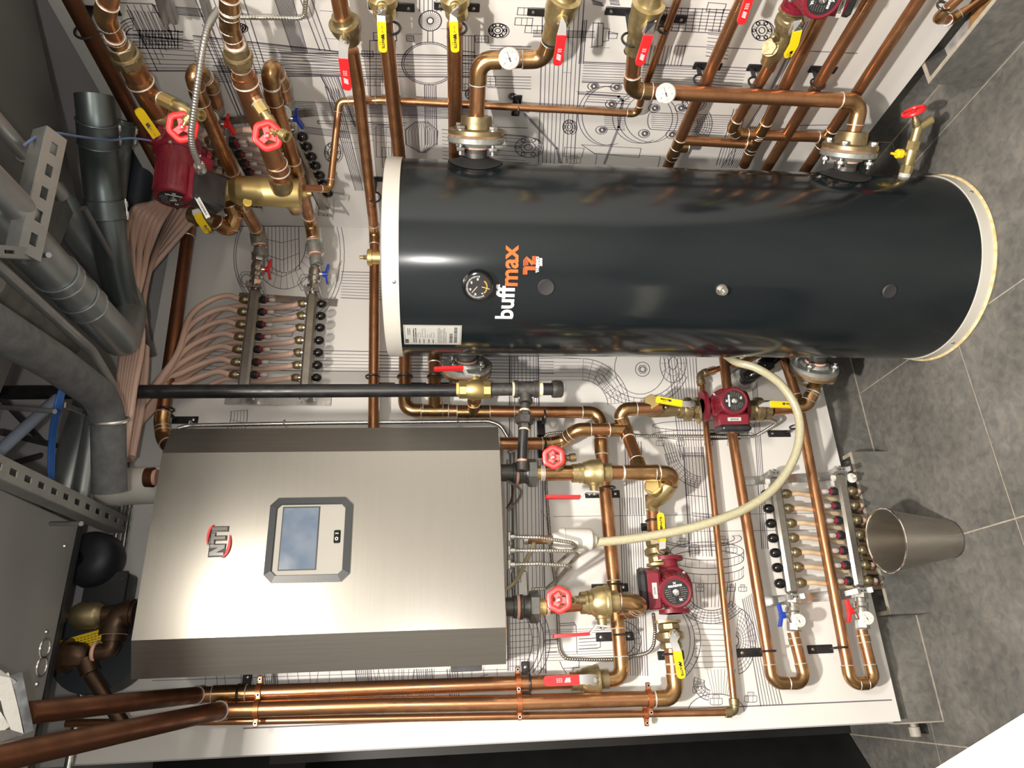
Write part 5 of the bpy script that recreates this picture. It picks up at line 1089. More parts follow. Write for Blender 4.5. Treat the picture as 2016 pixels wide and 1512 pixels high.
# armoured cables top left
armored([(660,-50,.03,'S'),(603,-10,.03,'S'),(600,30,.03,'S'),(590,36,.03,'S'),(430,33,.03,'S')],.0062,'armoured cable running level along the wall at the top edge',bend=.02)
armored([(428,20,.10,'S'),(404,60,.25,'S'),(388,170,.33,'S'),(376,260,.37,'S'),(378,290,.38,'S'),(392,325,.37,'S')],.0075,'long armoured cable hanging from the strut to the maroon pump',bend=.12,m=mat('grey_steel_cable',(.40,.39,.37),.4,.85))
g=G(); p=S(393,328,ku+.15); g.lathe([(-.006,.014),(.012,.016),(.02,.012)],fr(p,S(393,328,ku+.15)-S(389,316,ku+.15)),14); g.box(fr(p,ray(393,328)*-1),.03,.018,.014,0,.004); tag(obj('cable_connector',g,STEEL),'steel cable connector on the black box of the large maroon pump','cable connector')
# ---------- overhead services at the left ----------
DUCTB=mat('black_duct_wrap',(.060,.061,.059),.5,.1,(.09,.091,.088),3,.05,det=6)
UNIT=mat('grey_unit_sheet',(.26,.26,.255),.42,.2,(.34,.34,.33),2.5,.05,stretch=(.5,1,1),det=5)
FOAMP=mat('grey_foam_insulation',(.065,.068,.074),.85,0,(.095,.098,.10),40,bump=.5)
GRYP=mat('bluegrey_corrugated',(.20,.24,.32),.5)
BLUW=mat('blue_wire',(.03,.12,.40),.4)
SPIRD=mat('dark_galvanised_duct',(.17,.20,.21),.36,.8,(.11,.135,.14),5,.1,det=5)
SPIR=mat('galvanised_duct',(.40,.43,.44),.34,.8,(.27,.30,.31),5,.1,det=5)
def slab(name,pts,z0,z1,m,label,cat,kind=None):
    v=[V((p.x,p.y,z)) for z in (z0,z1) for p in pts]; n=len(pts)
    g=G(); g.add(v,[tuple(range(n-1,-1,-1)),tuple(range(n,2*n))]+[(i,(i+1)%n,(i+1)%n+n,i+n) for i in range(n)]); o=obj(name,g,m,smooth=False); return tag(o,label,cat)
zd_=2.55
a=F(55,-40,zd_); b=F(152,400,zd_); c=F(146,520,zd_+.0)
slab('wrapped_duct',[a,b,V((.62,1.50,0)),V((.35,.9,0)),V((1.0,.5,0)),V((1.5,.75,0))],zd_,3.04,DUCTB,'large black wrapped duct under the ceiling in the top left corner','duct')
ah=thing('air_handler','big grey sheet metal unit hung under the ceiling, left side','air handler',(0,1.2,3.0))
x1=F(150,1030,zd_).x; ye=F(100,1300,zd_).y
g=G(); g.aabb((-1.2,.45,zd_),(x1,ye,3.03),0,.004); obj('casing',g,UNIT,ah)
g=G(); g.aabb((-1.2,ye+.001,zd_-.004),(x1,ye+.02,zd_+.06)); obj('dark_rim',g,BLK,ah)
for u,v in ((88,1276),(82,1312)):
    g=G(); p=F(u,v,zd_-.001); g.torus(fr(p,-Z_),.022,.003,24,6); obj('hole_ring',g,STEEL,ah)
for u,v in ((91,1244),(72,1347),(127,1075)):
    g=G(); p=F(u,v,zd_-.001); g.lathe([(0,.006),(.004,.004)],fr(p,-Z_),10); obj('screw',g,STEEL,ah)
def strut(a,b,n,w,h,label,m=None,holes=True,hstart=0,tip=None):
    """slotted channel from a to b; n = side that shows the slots"""
    d=(b-a).normalized(); L=(b-a).length; n=V(n); n=(n-d*n.dot(d)).normalized(); s=n.cross(d); root=thing('strut_channel',label,'strut',a)
    g=G(); t=.0028
    # slotted web built from strips around the holes
    pitch=.052; hl=.026; hw_=w*.32; k=0; x=0
    def strip(x0,x1,y0,y1): g.box(fr(a+d*(x0+x1)/2+s*(y0+y1)/2,n,d),x1-x0,y1-y0,t)
    strip(0,L,-w/2,-hw_/2); strip(0,L,hw_/2,w/2); x=0
    while x<L:
        e=min(L,x+pitch-hl); strip(x,e,-hw_/2,hw_/2); x+=pitch
    g.box(fr(a+d*L/2+s*w/2-n*h/2,s,d),L,h,t); g.box(fr(a+d*L/2-s*w/2-n*h/2,s,d),L,h,t)
    for q in (-1,1): g.box(fr(a+d*L/2+s*q*(w/2-.005)-n*h,n,d),L,.010,t)
    obj('channel',g,m or GALV,root,smooth=False); return root
zs=2.42
strut(F(-30,905,zs),F(248,1033,zs),V((0,0,-1)),.041,.041,'slotted steel strut crossing over the grey unit at the left edge')
strut(F(112,262,zs-.05),F(58,505,zs-.05),V((.8,-.3,-.6)),.045,.035,'slotted steel strut slanting over the ducts at the upper left')
strut(F(-60,490,zs-.03),F(72,500,zs-.05),V((0,0,-1)),.020,.03,'narrow strut end at the left edge below the slanting strut',holes=False)
def rod(a,b,label,r=.0055,m=None): return tag(obj('threaded_rod',G().tube([P(a),P(b)],r,10),m or GALV),label,'rod')
rod((100,1031,2.50,'F'),(160,1031,2.40,'F'),'threaded rod end sticking down through the slotted strut')
rod((-20,800,2.6,'F'),(108,810,2.42,'F'),'threaded rod holding the clevis ring of the grey insulated pipe')
rod((62,503,2.45,'F'),(96,502,2.36,'F'),'threaded rod end below the narrow strut')
def pipe(pts,r,label,m,name='duct',cat='duct',bend=None,joints=(),seg=24):
    ps=[P(t) for t in pts]; line,_=cat_curve(ps,bend or r*1.3,12); root=thing(name,label,cat,ps[0]); g=G(); g.tube(line,r,seg); obj('body',g,m,root)
    for t in joints:
        p=P(t[:4]); L=t[4]
        bd=9
        for i in range(len(line)-1):
            e=line[i+1]-line[i]; k=max(0,min(1,(p-line[i]).dot(e)/max(1e-9,e.length_squared))); q=line[i]+e*k
            if (q-p).length<bd: bd=(q-p).length; bp=q; bdv=e.normalized()
        g=G(); g.tube([bp-bdv*L/2,bp+bdv*L/2],r*1.06,seg); ringbead(g,bp-bdv*L/2,bdv,r*1.06,0,.0022); ringbead(g,bp+bdv*L/2,bdv,r*1.06,0,.0022)
        j=obj('coupling',g,m,root)
        for sg in (-1,1):
            q=bp+bdv*sg*L*.28+(CAM-bp).normalized().cross(bdv)*r*1.15; g=G(); hexa(g,fr(q,bdv),-.008,.008,.006); g.lathe([(-.014,.003),(.014,.003)],fr(q,bdv),8); obj('set_screw',g,STEEL,j)
    return root
# galvanised U shaped run
pipe([(-120,300,2.46,'F'),(238,672,2.46,'F'),(262,600,2.56,'F'),(60,330,2.60,'F')],.047,'galvanised steel duct making a U bend at the left',SPIR,bend=.065,joints=((112,560,2.46,'F',.03),(158,600,2.46,'F',.05)))
pipe([(-60,180,2.44,'F'),(-10,235,2.44,'F'),(120,385,2.44,'F')],.016,'thin shiny conduit running diagonally at the left edge',GALV,'conduit','conduit',joints=((62,312,2.44,'F',.04),))
pipe([(-40,330,2.40,'F'),(60,430,2.40,'F')],.028,'pale galvanised conduit behind the slanting strut',GALV,'conduit','conduit')
pipe([(165,410,2.5,'F'),(272,600,2.5,'F'),(300,700,2.5,'F')],.009,'thin dark conduit beside the U shaped duct',mat('grey_conduit',(.14,.14,.14),.4,.6),'conduit','conduit',bend=.1)
pipe([(-20,510,2.44,'F'),(180,690,2.44,'F'),(222,760,2.44,'F')],.012,'grey conduit between insulated pipe and U shaped duct',GALV,'conduit','conduit',bend=.1)
pipe([(-20,560,2.5,'F'),(100,650,2.5,'F'),(135,680,2.6,'F')],.03,'rough grey pipe above the insulated pipe',mat('rough_pipe',(.14,.13,.12),.7,.2,(.09,.09,.085),30,bump=.4),'pipe','pipe')
# insulated pipe
pipe([(-80,600,2.40,'F'),(110,716,2.40,'F'),(212,790,2.40,'F'),(216,968,2.40,'F')],.039,'grey foam insulated pipe bending down over the black gas pipe',FOAMP,'insulated_pipe','pipe',bend=.10)
g=G(); c=F(214,828,2.40); d=(F(214,828,2.40)-F(212,800,2.40)).normalized(); g.torus(fr(c,d,Z_),.043,.0045,32,6); g.box(fr(F(150,806,2.44),Z_,F(150,806,2.44)-F(200,826,2.44)),.10,.012,.004); tag(obj('clevis_hanger',g,STEEL),'steel clevis ring round the grey insulated pipe','pipe hanger')
# spiral ducts against the corner
pipe([(186,188,2.46,'F'),(193,262,2.46,'F'),(196,330,2.50,'F'),(212,455,2.50,'F'),(250,640,2.56,'F')],.045,'galvanised duct with clamp bands, larger of the pair in the top left',SPIRD,bend=.3,joints=((195,262,2.46,'F',.06),(206,412,2.5,'F',.05)))
pipe([(238,236,2.5,'F'),(232,300,2.52,'F'),(225,380,2.6,'F')],.034,'smaller galvanised duct beside the duct with clamp bands',SPIRD,bend=.3,joints=((236,262,2.5,'F',.05),))
pipe([(300,300,.30,'S'),(262,330,.3,'S'),(250,420,.3,'S')],.045,'dark duct elbow disappearing behind the pink tubes',mat('dark_duct',(.05,.06,.07),.5,.4),bend=.08) if 0 else None
pipe([(285,290,2.60,'F'),(265,420,2.62,'F'),(262,520,2.64,'F')],.04,'dark duct elbow disappearing behind the pink tubes',mat('dark_duct',(.05,.06,.075),.5,.4),bend=.1)
pipe([(182,792,2.62,'F'),(120,1000,2.62,'F')],.050,'long shiny galvanised duct behind the clevis ring',SPIR)
pipe([(190,800,2.56,'F'),(158,1000,2.56,'F')],.026,'narrow shiny conduit beside the long galvanised duct',SPIR,'conduit','conduit')
pipe([(-20,905,2.6,'F'),(112,785,2.6,'F')],.014,'blue grey corrugated tube at the left edge',GRYP,'corrugated_tube','tube')
for i in range(4):
    g=G(); ps=[F(134+3*i,742,2.50),F(118+3*i,765,2.50),F(108+4*i,800,2.50),F(98+3*i,850,2.56),F(94+3*i,1000,2.58)]; g.tube(cat_curve(ps,.15)[0],.0035,8); tag(obj('blue_wire',g,BLUW),'blue wire crossing the black gas pipe at the left, '+('outermost on the left','second from the left','third from the left','nearest to the insulated pipe')[i],'wire','blue wires over the gas pipe')
g=G(); ps=[F(48,285,2.40),F(75,268,2.40),F(110,262,2.40),F(150,268,2.41),S(215,276,.35),S(260,272,.30),S(318,280,ku+.06)]; e=[ps[0]*2-ps[1]]+ps+[ps[-1]*2-ps[-2]]; q=[]
for i in range(1,len(e)-2):
    for k in range(8):
        t=k/8; a,b,c,d=e[i-1],e[i],e[i+1],e[i+2]; q.append(.5*((2*b)+(c-a)*t+(2*a-5*b+4*c-d)*t*t+(3*b-a-3*c+d)*t*t*t))
g.tube(q,.0028,8); tag(obj('blue_wire',g,mat('dusty_blue_wire',(.10,.16,.32),.5)),'single dusty blue wire hanging from the slanting strut to the maroon pump','wire')
# ceiling truss behind
for k,(a,b) in enumerate(((( -10,770,2.9,'F'),(140,930,2.9,'F')),((-20,925,2.9,'F'),(140,880,2.9,'F')),((0,850,2.86,'F'),(140,885,2.86,'F')))): rod(a,b,('steel joist rod slanting down behind the corrugated tube','steel joist rod slanting up behind the corrugated tube','level dark pipe behind the corrugated tube')[k],.010,mat('dark_steel',(.09,.09,.10),.5,.5))
# white pipe on top of the boiler with copper coupling
yo=2.08
c=Yp(262,953,yo); wp=thing('flue_pipe','white plastic flue pipe coming out of the boiler top','flue pipe',c)
a=Yp(312,955,yo); b=Yp(238,958,yo); d=(b-a).normalized(); g=G(); g.lathe([(-.03,.054),((b-a).length,.054)],fr(a,d),36); obj('pipe',g,WHT,wp)
g=G(); p=Yp(238,958,yo); q=Yp(185,925,yo+.05); g.tube(cat_curve([Yp(243,958,yo),Yp(215,958,yo),q,q+V((.1,.0,.03))],.08)[0],.056,30); obj('elbow',g,WHT,wp)
g=G(); a=Yp(310,940,1.99); b=Yp(287,940,1.99); d=(b-a).normalized(); g.lathe([(0,.022),((b-a).length*.3,.022)],fr(a,d),20,1); g.lathe([((b-a).length*.3,.024),((b-a).length*.32,.028),((b-a).length,.027)],fr(a,d),20,0); tag(obj('pipe_coupling',g,[COPD,SALM]),'brown copper coupling standing before the white flue pipe on the boiler','pipe fitting')
g=G(); g.lathe([(-.01,.005),(.0,.005)],fr(a,d),8)
# black round blower and box behind the unit
bl=thing('blower','round black blower behind the grey unit edge','blower',Yp(165,1095,2.15)); g=G(); g.lathe([(0,.03),(.01,.062),(.03,.076),(.08,.080),(.10,.075)],fr(Yp(165,1095,2.12),Y_),36); obj('housing',g,mat('black_blower',(.018,.02,.028),.5),bl); g=G(); g.lathe([(0,.022),(.012,.020)],fr(Yp(148,1100,2.11),-Y_),20); obj('cap',g,BLKG,bl); g=G(); hexa(g,fr(Yp(146,1101,2.095),-Y_),0,.008,.008); obj('bolt',g,STEEL,bl)
jb=thing('junction_box','square black junction box above the boiler corner','junction box',Yp(213,1160,2.2)); a=Yp(178,1130,2.2); b=Yp(246,1192,2.2); g=G(); g.aabb((b.x,2.19,b.z),(a.x,2.265,a.z),0,.006); obj('box',g,BLK,jb); g=G(); g.aabb((b.x-.004,2.184,b.z-.0),(a.x+.004,2.19,a.z+.004),0,.002); obj('lid',g,mat('dark_lid',(.04,.042,.045),.45),jb)
for u,v in ((185,1132),(240,1190),(178,1186),(242,1140)): g=G(); p=Yp(u,v,2.183); g.lathe([(0,.004),(.003,.003)],fr(p,-Y_),8); obj('screw',g,STEEL,jb)
for a,b,l in (((243,985,2.22,'Y'),(213,1130,2.22,'Y'),'steel conduit running into the square black junction box, left one'),((257,985,2.24,'Y'),(235,1130,2.24,'Y'),'steel conduit running into the square black junction box, right one')): run([a,b],.009,l,name='conduit',cat='conduit',m=STEEL,fit=False)
run([(168,1320,2.24,'Y'),(130,1530,2.24,'Y')],.010,'steel conduit running down at the left behind the leaning copper pipes',name='conduit',cat='conduit',m=STEEL,fit=False)
# brown fittings on top of the boiler
yt=2.02
def Q(u,v,y=yt): return Yp(u,v,y)
tf=thing('pipe_tee','tarnished brass tee on top of the boiler with pink sealant','pipe fitting',Q(240,1215))
g=G(); g.tube(cat_curve([Q(268,1208),Q(238,1208),Q(226,1232),Q(225,1246)],.03)[0],.032,20); g.lathe([(0,.037),(.012,.037)],fr(Q(262,1208),Z_),20); g.lathe([(0,.036),(.014,.036)],fr(Q(226,1238),-X_),20); g.lathe([(0,.024),(.03,.022),(.045,.022)],fr(Q(226,1209),Z_),18); obj('body',g,BRN,tf); g=G(); g.torus(fr(Q(225,1247),X_),.030,.004,24,6); obj('thread_sealant',g,SALM,tf)
av=thing('air_vent','tarnished brass air vent above the boiler tee','air vent',Q(170,1212)); g=G(); M=fr(Q(196,1211),Z_); L=(Q(142,1213)-Q(196,1211)).length; g.lathe([(-.01,.022),(0,.030),(.008,.034),(L*.75,.034),(L*.92,.028),(L,.016)],M,28); g.lathe([(L,.010),(L+.018,.010)],M,12); obj('body',g,BRASSD,av)
ef=thing('pipe_elbow','brown elbow joining the boiler tee to the pressure valve','pipe fitting',Q(222,1270)); g=G(); g.tube(cat_curve([Q(222,1252),Q(220,1283),Q(184,1284)],.04)[0],.021,18); g.lathe([(0,.028),(.016,.028)],fr(Q(224,1250),-X_),20); obj('body',g,BRN,ef); g=G(); g.torus(fr(Q(188,1283),Z_),.022,.005,24,6); obj('thread_sealant',g,SALM,ef)
rv=thing('relief_valve','brown pressure relief valve above the leaning copper pipes','valve',Q(150,1295)); g=G(); M=fr(Q(175,1290),Z_); g.lathe([(0,.020),(.01,.030),(.035,.034),(.05,.034)],M,8); g.lathe([(.05,.044),(.06,.044)],M,24); g.lathe([(.06,.030),(.12,.028)],M,24); g.tube([Q(168,1298),Q(178,1326)],.022,18); obj('body',g,BRN,rv)
g=G(); g.box(fr(Q(150,1268,2.05),-Y_,Q(190,1255,2.05)-Q(110,1278,2.05)),.125,.040,.002,0); M=fr(Q(150,1268,2.0485),-Y_,Q(190,1255,2.05)-Q(110,1278,2.05))
for i in range(14):
    for j in range(5): g.box(M@Mx.Translation((-.055+i*.0085,-.014+j*.0065,0)),.006,.0016,.0006,1)
obj('warning_label',g,[YELP,INK],rv,smooth=False)
run([(178,1328,yt,'Y'),(245,1430,yt+.0,'Y')],.017,'tarnished copper pipe slanting from the pressure relief valve behind the leaning pipes',m=BRN,fit=False)
g=G(); g.lathe([(0,.12),(.10,.12)],fr(Q(190,1275,2.16),Y_),30); tag(obj('expansion_vessel',g,mat('dark_vessel',(.03,.036,.045),.5)),'dark round vessel behind the brown fittings on the boiler','vessel')
# clevis strap at the left edge
cl=thing('clevis_hanger','bright steel clevis strap holding the leaning copper pipe at the left edge','pipe hanger',Yp(20,1390,1.5))
g=G(); ps=[Yp(3,1330,1.50),Yp(12,1360,1.50),Yp(22,1400,1.50),Yp(34,1440,1.50),Yp(-10,1452,1.50)]; g.ribbon(ps,.022,.004,[ray(15,1380)*-1]*5); g.ribbon([Yp(12,1326,1.50),Yp(-20,1358,1.50),Yp(-40,1400,1.50),Yp(-10,1450,1.50)],.05,.003,[ray(15,1380)*-1]*4); obj('strap',g,STEEL,cl)
g=G(); g.box(fr(Yp(40,1385,1.53),ray(40,1385)*-1,Yp(52,1440,1.53)-Yp(30,1330,1.53)),.11,.024,.004); obj('dark_plate',g,BLK,cl)
# galvanised hooks on the wall at the top edge
for u,lab in ((330,'galvanised strut leg on the wall at the top edge, left one'),(345,'galvanised strut leg on the wall at the top edge, middle one'),(417,'galvanised strut leg at the top edge where the armoured cable starts')):
    a=S(u-30,-40,.10); b=S(u,36 if u<400 else 40,.08); g=G(); d=(b-a).normalized(); g.box(fr((a+b)/2,V((-1,0,0)),d),(b-a).length,.018,.03,0,.004); tag(obj('wall_channel',g,GALV),lab,'strut')
# ---------- line drawing printed on the boards ----------
PB,PR=G(),G(); GRYL=mat('printed_grey_line',(.24,.23,.26),.5)
def ln(pts,w=.0024,f='B',closed=False):
    mi=1 if w>.007 else 0
    if f=='B': q=[B(u,v,.0006) for u,v in pts]; n=V((0,-1,0)); g=PB
    else: q=[S(u,v,.0006) for u,v in pts]; n=V((-1,0,0)); g=PR
    if closed: q.append(q[0])
    for i in range(len(q)-1):
        a,b=q[i],q[i+1]; d=(b-a)
        if d.length<1e-5: continue
        d.normalize(); s=n.cross(d)*w/2; e=d*w*.4
        g.add([a-s-e,b-s+e,b+s+e,a+s-e],[(0,1,2,3)],mi)
def ell(cx,cy,rx,ry,a0=0,a1=360,f='B',w=.0024,n=None,rot=0):
    n=n or max(10,int(abs(a1-a0)/9)); c,s=math.cos(math.radians(rot)),math.sin(math.radians(rot)); p=[]
    for i in range(n+1):
        a=math.radians(a0+(a1-a0)*i/n); x,y=rx*math.cos(a),ry*math.sin(a); p.append((cx+x*c-y*s,cy+x*s+y*c))
    ln(p,w,f); return p
def band(p0,p1,q0,q1,n,f='B',w=.0021,edge=.0031,gam=1.0):
    """n hatch lines between edge p0-p1 and edge q0-q1"""
    for i in range(n+1):
        t=i/n; t=.5-.5*math.cos(math.pi*t) if gam!=1 else t
        ln([(p0[0]+(q0[0]-p0[0])*t,p0[1]+(q0[1]-p0[1])*t),(p1[0]+(q1[0]-p1[0])*t,p1[1]+(q1[1]-p1[1])*t)],edge if i in(0,n) else w,f)
def hexnut(cx,cy,r,f='B',rot=0): 
    ln([(cx+r*math.cos(math.radians(60*k+rot)),cy+r*math.sin(math.radians(60*k+rot))) for k in range(6)],.0022,f,True); ell(cx,cy,r*.55,r*.55,f=f); ell(cx,cy,r*.68,r*.68,f=f,w=.0012)
def arcband(c,r0,r1,a0,a1,n,f='B',k=10,sx=1,sy=1):
    for i in range(n+1):
        r=r0+(r1-r0)*i/n; ell(c[0],c[1],r*sx,r*sy,a0,a1,f,w=.0026 if i in(0,n) else .0016)
    for j in range(k+1):
        a=math.radians(a0+(a1-a0)*j/k); ln([(c[0]+r0*sx*math.cos(a),c[1]+r0*sy*math.sin(a)),(c[0]+r1*sx*math.cos(a),c[1]+r1*sy*math.sin(a))],.0014,f)
def bolt(cx,cy,w,h,f='B',up=1):
    ln([(cx-w/2,cy),(cx-w/2,cy+h*.6*up),(cx-w*.3,cy+h*.7*up),(cx+w*.3,cy+h*.7*up),(cx+w/2,cy+h*.6*up),(cx+w/2,cy)],.0018,f,True)
    for x in (-.18,.18): ln([(cx+w*x,cy),(cx+w*x,cy+h*.7*up)],.0014,f)
    ln([(cx-w*.28,cy),(cx-w*.25,cy-h*.4*up),(cx+w*.25,cy-h*.4*up),(cx+w*.28,cy)],.0016,f)
    for x in (-.14,0,.14): ln([(cx+w*x,cy),(cx+w*x,cy-h*.38*up)],.001,f)
# back board
band((340,445),(1630,445),(340,445.5),(1630,445.5),1)
ell(556,505,92,112,60,290); ell(556,505,96,118,60,290)                      # big disc behind the left manifold
arcband((560,480),42,66,0,170,1,k=14,sy=1.35); band((520,446),(520,540),(588,446),(590,530),9); ln([(520,500),(555,512),(590,498)]); ln([(520,530),(555,545),(592,528)]); ln([(520,470),(555,478),(588,470)])
ell(610,500,60,120,-85,85); ell(612,500,66,124,-85,80)
hexnut(485,550,17); hexnut(603,556,18)
band((672,535),(760,537),(672,586),(760,590),9); 
band((545,600),(590,600),(565,648),(580,648),5); ln([(530,592),(600,592)]); ln([(535,612),(596,612)]); ln([(543,655),(577,655),(574,662),(546,662)],closed=True)
band((400,685),(1090,700),(400,728),(1090,735),6); band((740,700),(1060,702),(740,742),(1060,745),7)
band((1003,700),(1003,902),(1060,702),(1063,902),11,gam=2); band((998,905),(1000,1320),(1068,905),(1075,1325),13,gam=2)
ln([(1062,702),(1145,706)]);
for i in range(7): ln([(1062,706+i*7),(1145,706+i*7)],.0014)
arcband((1145,800),52,94,-88,-5,6,k=7); ell(1260,724,50,52); ell(1265,727,14,14); hexnut(1265,727,9)
arcband((1325,715),10,32,0,360,2,k=12,sx=.8,sy=1.2); band((1315,705),(1340,900),(1370,705),(1382,900),9)
arcband((1262,700),84,100,25,155,2,k=14)
# base ring and columns right of the boiler
arcband((1376,1060),70,84,-20,200,1,k=2,sy=.2); 
for yy,ry in ((838,10),(856,10)): ell(1385,yy,100,ry,0,360)
for i in range(15): a=math.radians(12*i+6); ln([(1385+100*math.cos(a),838+10*math.sin(a)),(1385+100*math.cos(a),856+10*math.sin(a))],.0012)
for cx in (1300,1340,1395,1440): bolt(cx,868,16,14)
band((1305,872),(1318,915),(1337,872),(1345,905),6); arcband((1390,880),60,82,100,170,5,k=10)
band((1345,880),(1358,1095),(1384,880),(1402,1095),9,gam=2); ln([(1347,892),(1386,892)]); ln([(1347,897),(1386,897)]); ln([(1352,975),(1392,978)]); ln([(1362,1010),(1395,1012)]); ln([(1364,1016),(1396,1018)])
band((1220,980),(1232,1330),(1262,980),(1275,1330),9); band((1230,870),(1236,1013),(1262,870),(1268,1013),6)
ln([(1090,1017),(1640,1010)],.0016); ln([(1065,1005),(1076,1020),(1080,1060)],.0016); ln([(1290,1047),(1640,1043)],.0016)
for dy in (0,16): ell(1392,1085+dy,72,18,0,360)
ln([(1320,1085),(1320,1101)]); ln([(1464,1085),(1464,1101)])
for dy in (30,48): ell(1394,1085+dy,70,16,0,180)
for i in range(15): 
    a=math.radians(12*i+6); ln([(1392+72*math.cos(a),1101+18*math.sin(a)-16),(1392+72*math.cos(a),1101+18*math.sin(a))],.0012); ln([(1394+70*math.cos(a),1115+16*math.sin(a)),(1394+70*math.cos(a),1133+16*math.sin(a))],.0012)
for cx,cy in ((1344,1066),(1366,1078),(1440,1078),(1422,1062)): bolt(cx,cy,22,16,up=1)
for cx in (1355,1378,1440,1462): bolt(cx,1156,16,12)
band((1362,1150),(1366,1195),(1448,1148),(1442,1195),11); arcband((1400,1150),52,78,40,140,5,k=16)
# big elbow low on the board
arcband((1448,1262),10,66,-80,80,7,k=14,sx=.6); 
for i in range(11): ln([(1366+4*math.sin(i/10*3.14),1205+i*11),(1435,1208+i*10.5)],.0016)
arcband((1290,1262),82,94,-62,62,1,k=12,sx=.95); ell(1275,1262,84,92,-60,60); 
arcband((1222,1262),28,40,-80,80,1,k=9)
for i in range(9): ln([(1003,1216+i*12),(1040+6*math.sin(i/8*3.14),1213+i*12)],.0016)
arcband((960,1262),88,102,-35,35,1,k=7); arcband((975,1262),96,108,-40,40,1,k=8)
ln([(1102,1228),(1130,1226),(1134,1232),(1136,1286)]); ln([(1102,1232),(1132,1230)])
for y in (1240,1244,1248,1284,1289,1294,1300): ln([(1072,y+1),(1215,y-4)],.0014)
band((1140,1258),(1175,1256),(1140,1278),(1175,1276),3); ln([(1175,1256),(1182,1258),(1182,1274),(1175,1276)]); band((1074,1260),(1096,1259),(1074,1284),(1096,1283),3)
ln([(1102,1302),(1108,1316),(1140,1314),(1140,1300)]); ln([(1109,1316),(1116,1328),(1124,1328),(1130,1315)])
for cx,cy in ((1376,1352),(1410,1375),(1478,1370)): bolt(cx,cy,24,18); 
ell(1410,1400,55,34,180,360); arcband((1400,1345),14,34,100,200,3,k=8); 
for i in range(9): ln([(1392+i*7,1318),(1404+i*4,1368)],.0013)
band((1462,1180),(1498,1390),(1486,1165),(1540,1385),7)
# under the boiler, beside the long pipes
for x0,x1,n in ((520,545,6),(700,730,8),(820,850,7),(880,900,4)):
    band((x0,1318),(x0+8,1385),(x1,1317),(x1+4,1385),n)
for i in range(9): ln([(735+i*10,1318),(740+i*9,1340),(742+i*8.5,1384)],.0016)

for k in range(26):
    x=400+k*23+random.uniform(-6,6); ln([(x,1322-(x-400)*.01),(x+random.uniform(-4,6),1352)],.0016)
for k in range(40):
    x=random.uniform(430,980); ln([(x,1410+random.uniform(-4,8)),(x+random.uniform(10,60),1410+random.uniform(-6,6))],.0013)
ln([(300,1340),(1000,1318)],.0016); ln([(530,1356),(700,1350)],.0018); ln([(960,1328),(905,1345),(1000,1340)],.0018); ln([(480,1434),(1755,1378)],.0036)
arcband((395,815),60,92,-5,60,5,k=4)
ell(715,1385,30,40,150,210); ell(840,1390,40,50,200,300)
band((1478,700),(1500,1080),(1486,700),(1512,1080),3)
# right board
def L(p,q,f='S',w=.0026): ln([p,q],w,f)
band((380,70),(690,104),(385,140),(690,150),14,'S',gam=2)                      # horizontal barrel upper left
band((400,70),(470,230),(395,5),(520,300),0+3,'S'); band((385,0),(475,230),(480,0),(560,250),8,'S')
band((250,10),(310,140),(330,10),(345,60),6,'S'); band((180,60),(380,80),(200,140),(390,140),10,'S',gam=2); arcband((262,70),14,34,90,270,3,'S',k=6)
band((262,60),(360,62),(262,95),(360,95),5,'S'); band((275,58),(275,96),(350,60),(350,96),12,'S')
band((250,20),(285,90),(318,25),(345,90),10,'S'); ln([(225,5),(300,8),(330,60),(360,64)],.003,'S')
band((540,-5),(575,100),(575,-5),(605,103),11,'S'); band((590,-5),(630,100),(612,-5),(650,100),2,'S')
band((630,147),(665,215),(665,150),(700,250),9,'S',gam=2); band((530,103),(960,110),(530,150),(950,152),10,'S',gam=2)
band((575,200),(960,212),(575,226),(960,235),8,'S'); band((600,250),(690,260),(600,262),(690,272),5,'S')
arcband((600,330),34,62,150,260,6,'S',k=5); band((640,170),(700,375),(665,175),(715,375),5,'S')
ell(845,125,54,42,f='S',w=.003); ell(845,125,50,39,f='S'); ell(847,41,22,20,f='S',w=.003); ell(847,41,6,6,f='S')
for i in range(28):
    a=2*math.pi*i/28; L((847+6*math.cos(a),41+6*math.sin(a)),(847+21*math.cos(a),41+19*math.sin(a)),w=.0014)
band((826,0),(826,22),(868,0),(868,22),5,'S'); L((842,62),(842,82)); L((852,62),(852,82))
for x,y,w_,h in ((735,64,45,16),(728,80,50,110),(712,100,22,12),(718,155,40,14),(800,70,14,12),(880,70,14,12),(910,70,24,110),(935,70,26,14),(935,150,40,20),(905,165,36,14),(740,250,40,60),(752,290,26,40)):
    ln([(x,y),(x+w_,y+1),(x+w_+1,y+h),(x+1,y+h-1)],.0024,'S',True)
    for k in (1,2,3): L((x+w_*k/4,y),(x+w_*k/4+.5,y+h),w=.0013)
    L((x,y+h*.5),(x+w_,y+h*.5),w=.0013)
band((836,168),(838,285),(858,168),(860,285),6,'S'); band((700,205),(910,213),(700,222),(910,232),6,'S')
ln([(798,255),(818,240),(842,240),(862,258),(860,282),(832,301),(800,285)],.0026,'S',True)
for i in range(11): L((818+i*2.4,240),(798+i*6.3,257),w=.0014); L((798+i*6.3,257),(799+i*6.2,284),w=.0014); L((799+i*6.2,284),(826+i*1.2,301),w=.0014)
L((628,238),(800,242)); L((628,243),(796,247)); ell(628,240.5,3,3,90,270,'S')
band((1068,30),(1060,325),(1150,0),(1130,320),9,'S'); band((1148,40),(1140,125),(1155,40),(1148,125),2,'S')
for (x,y) in ((1040,25),(1035,45),(1055,60)):
    ln([(x-20,y-10),(x+14,y-9),(x+12,y+6),(x-22,y+4)],.0022,'S',True); L((x-8,y-10),(x-9,y+5),w=.0014); L((x+3,y-10),(x+2,y+5),w=.0014)
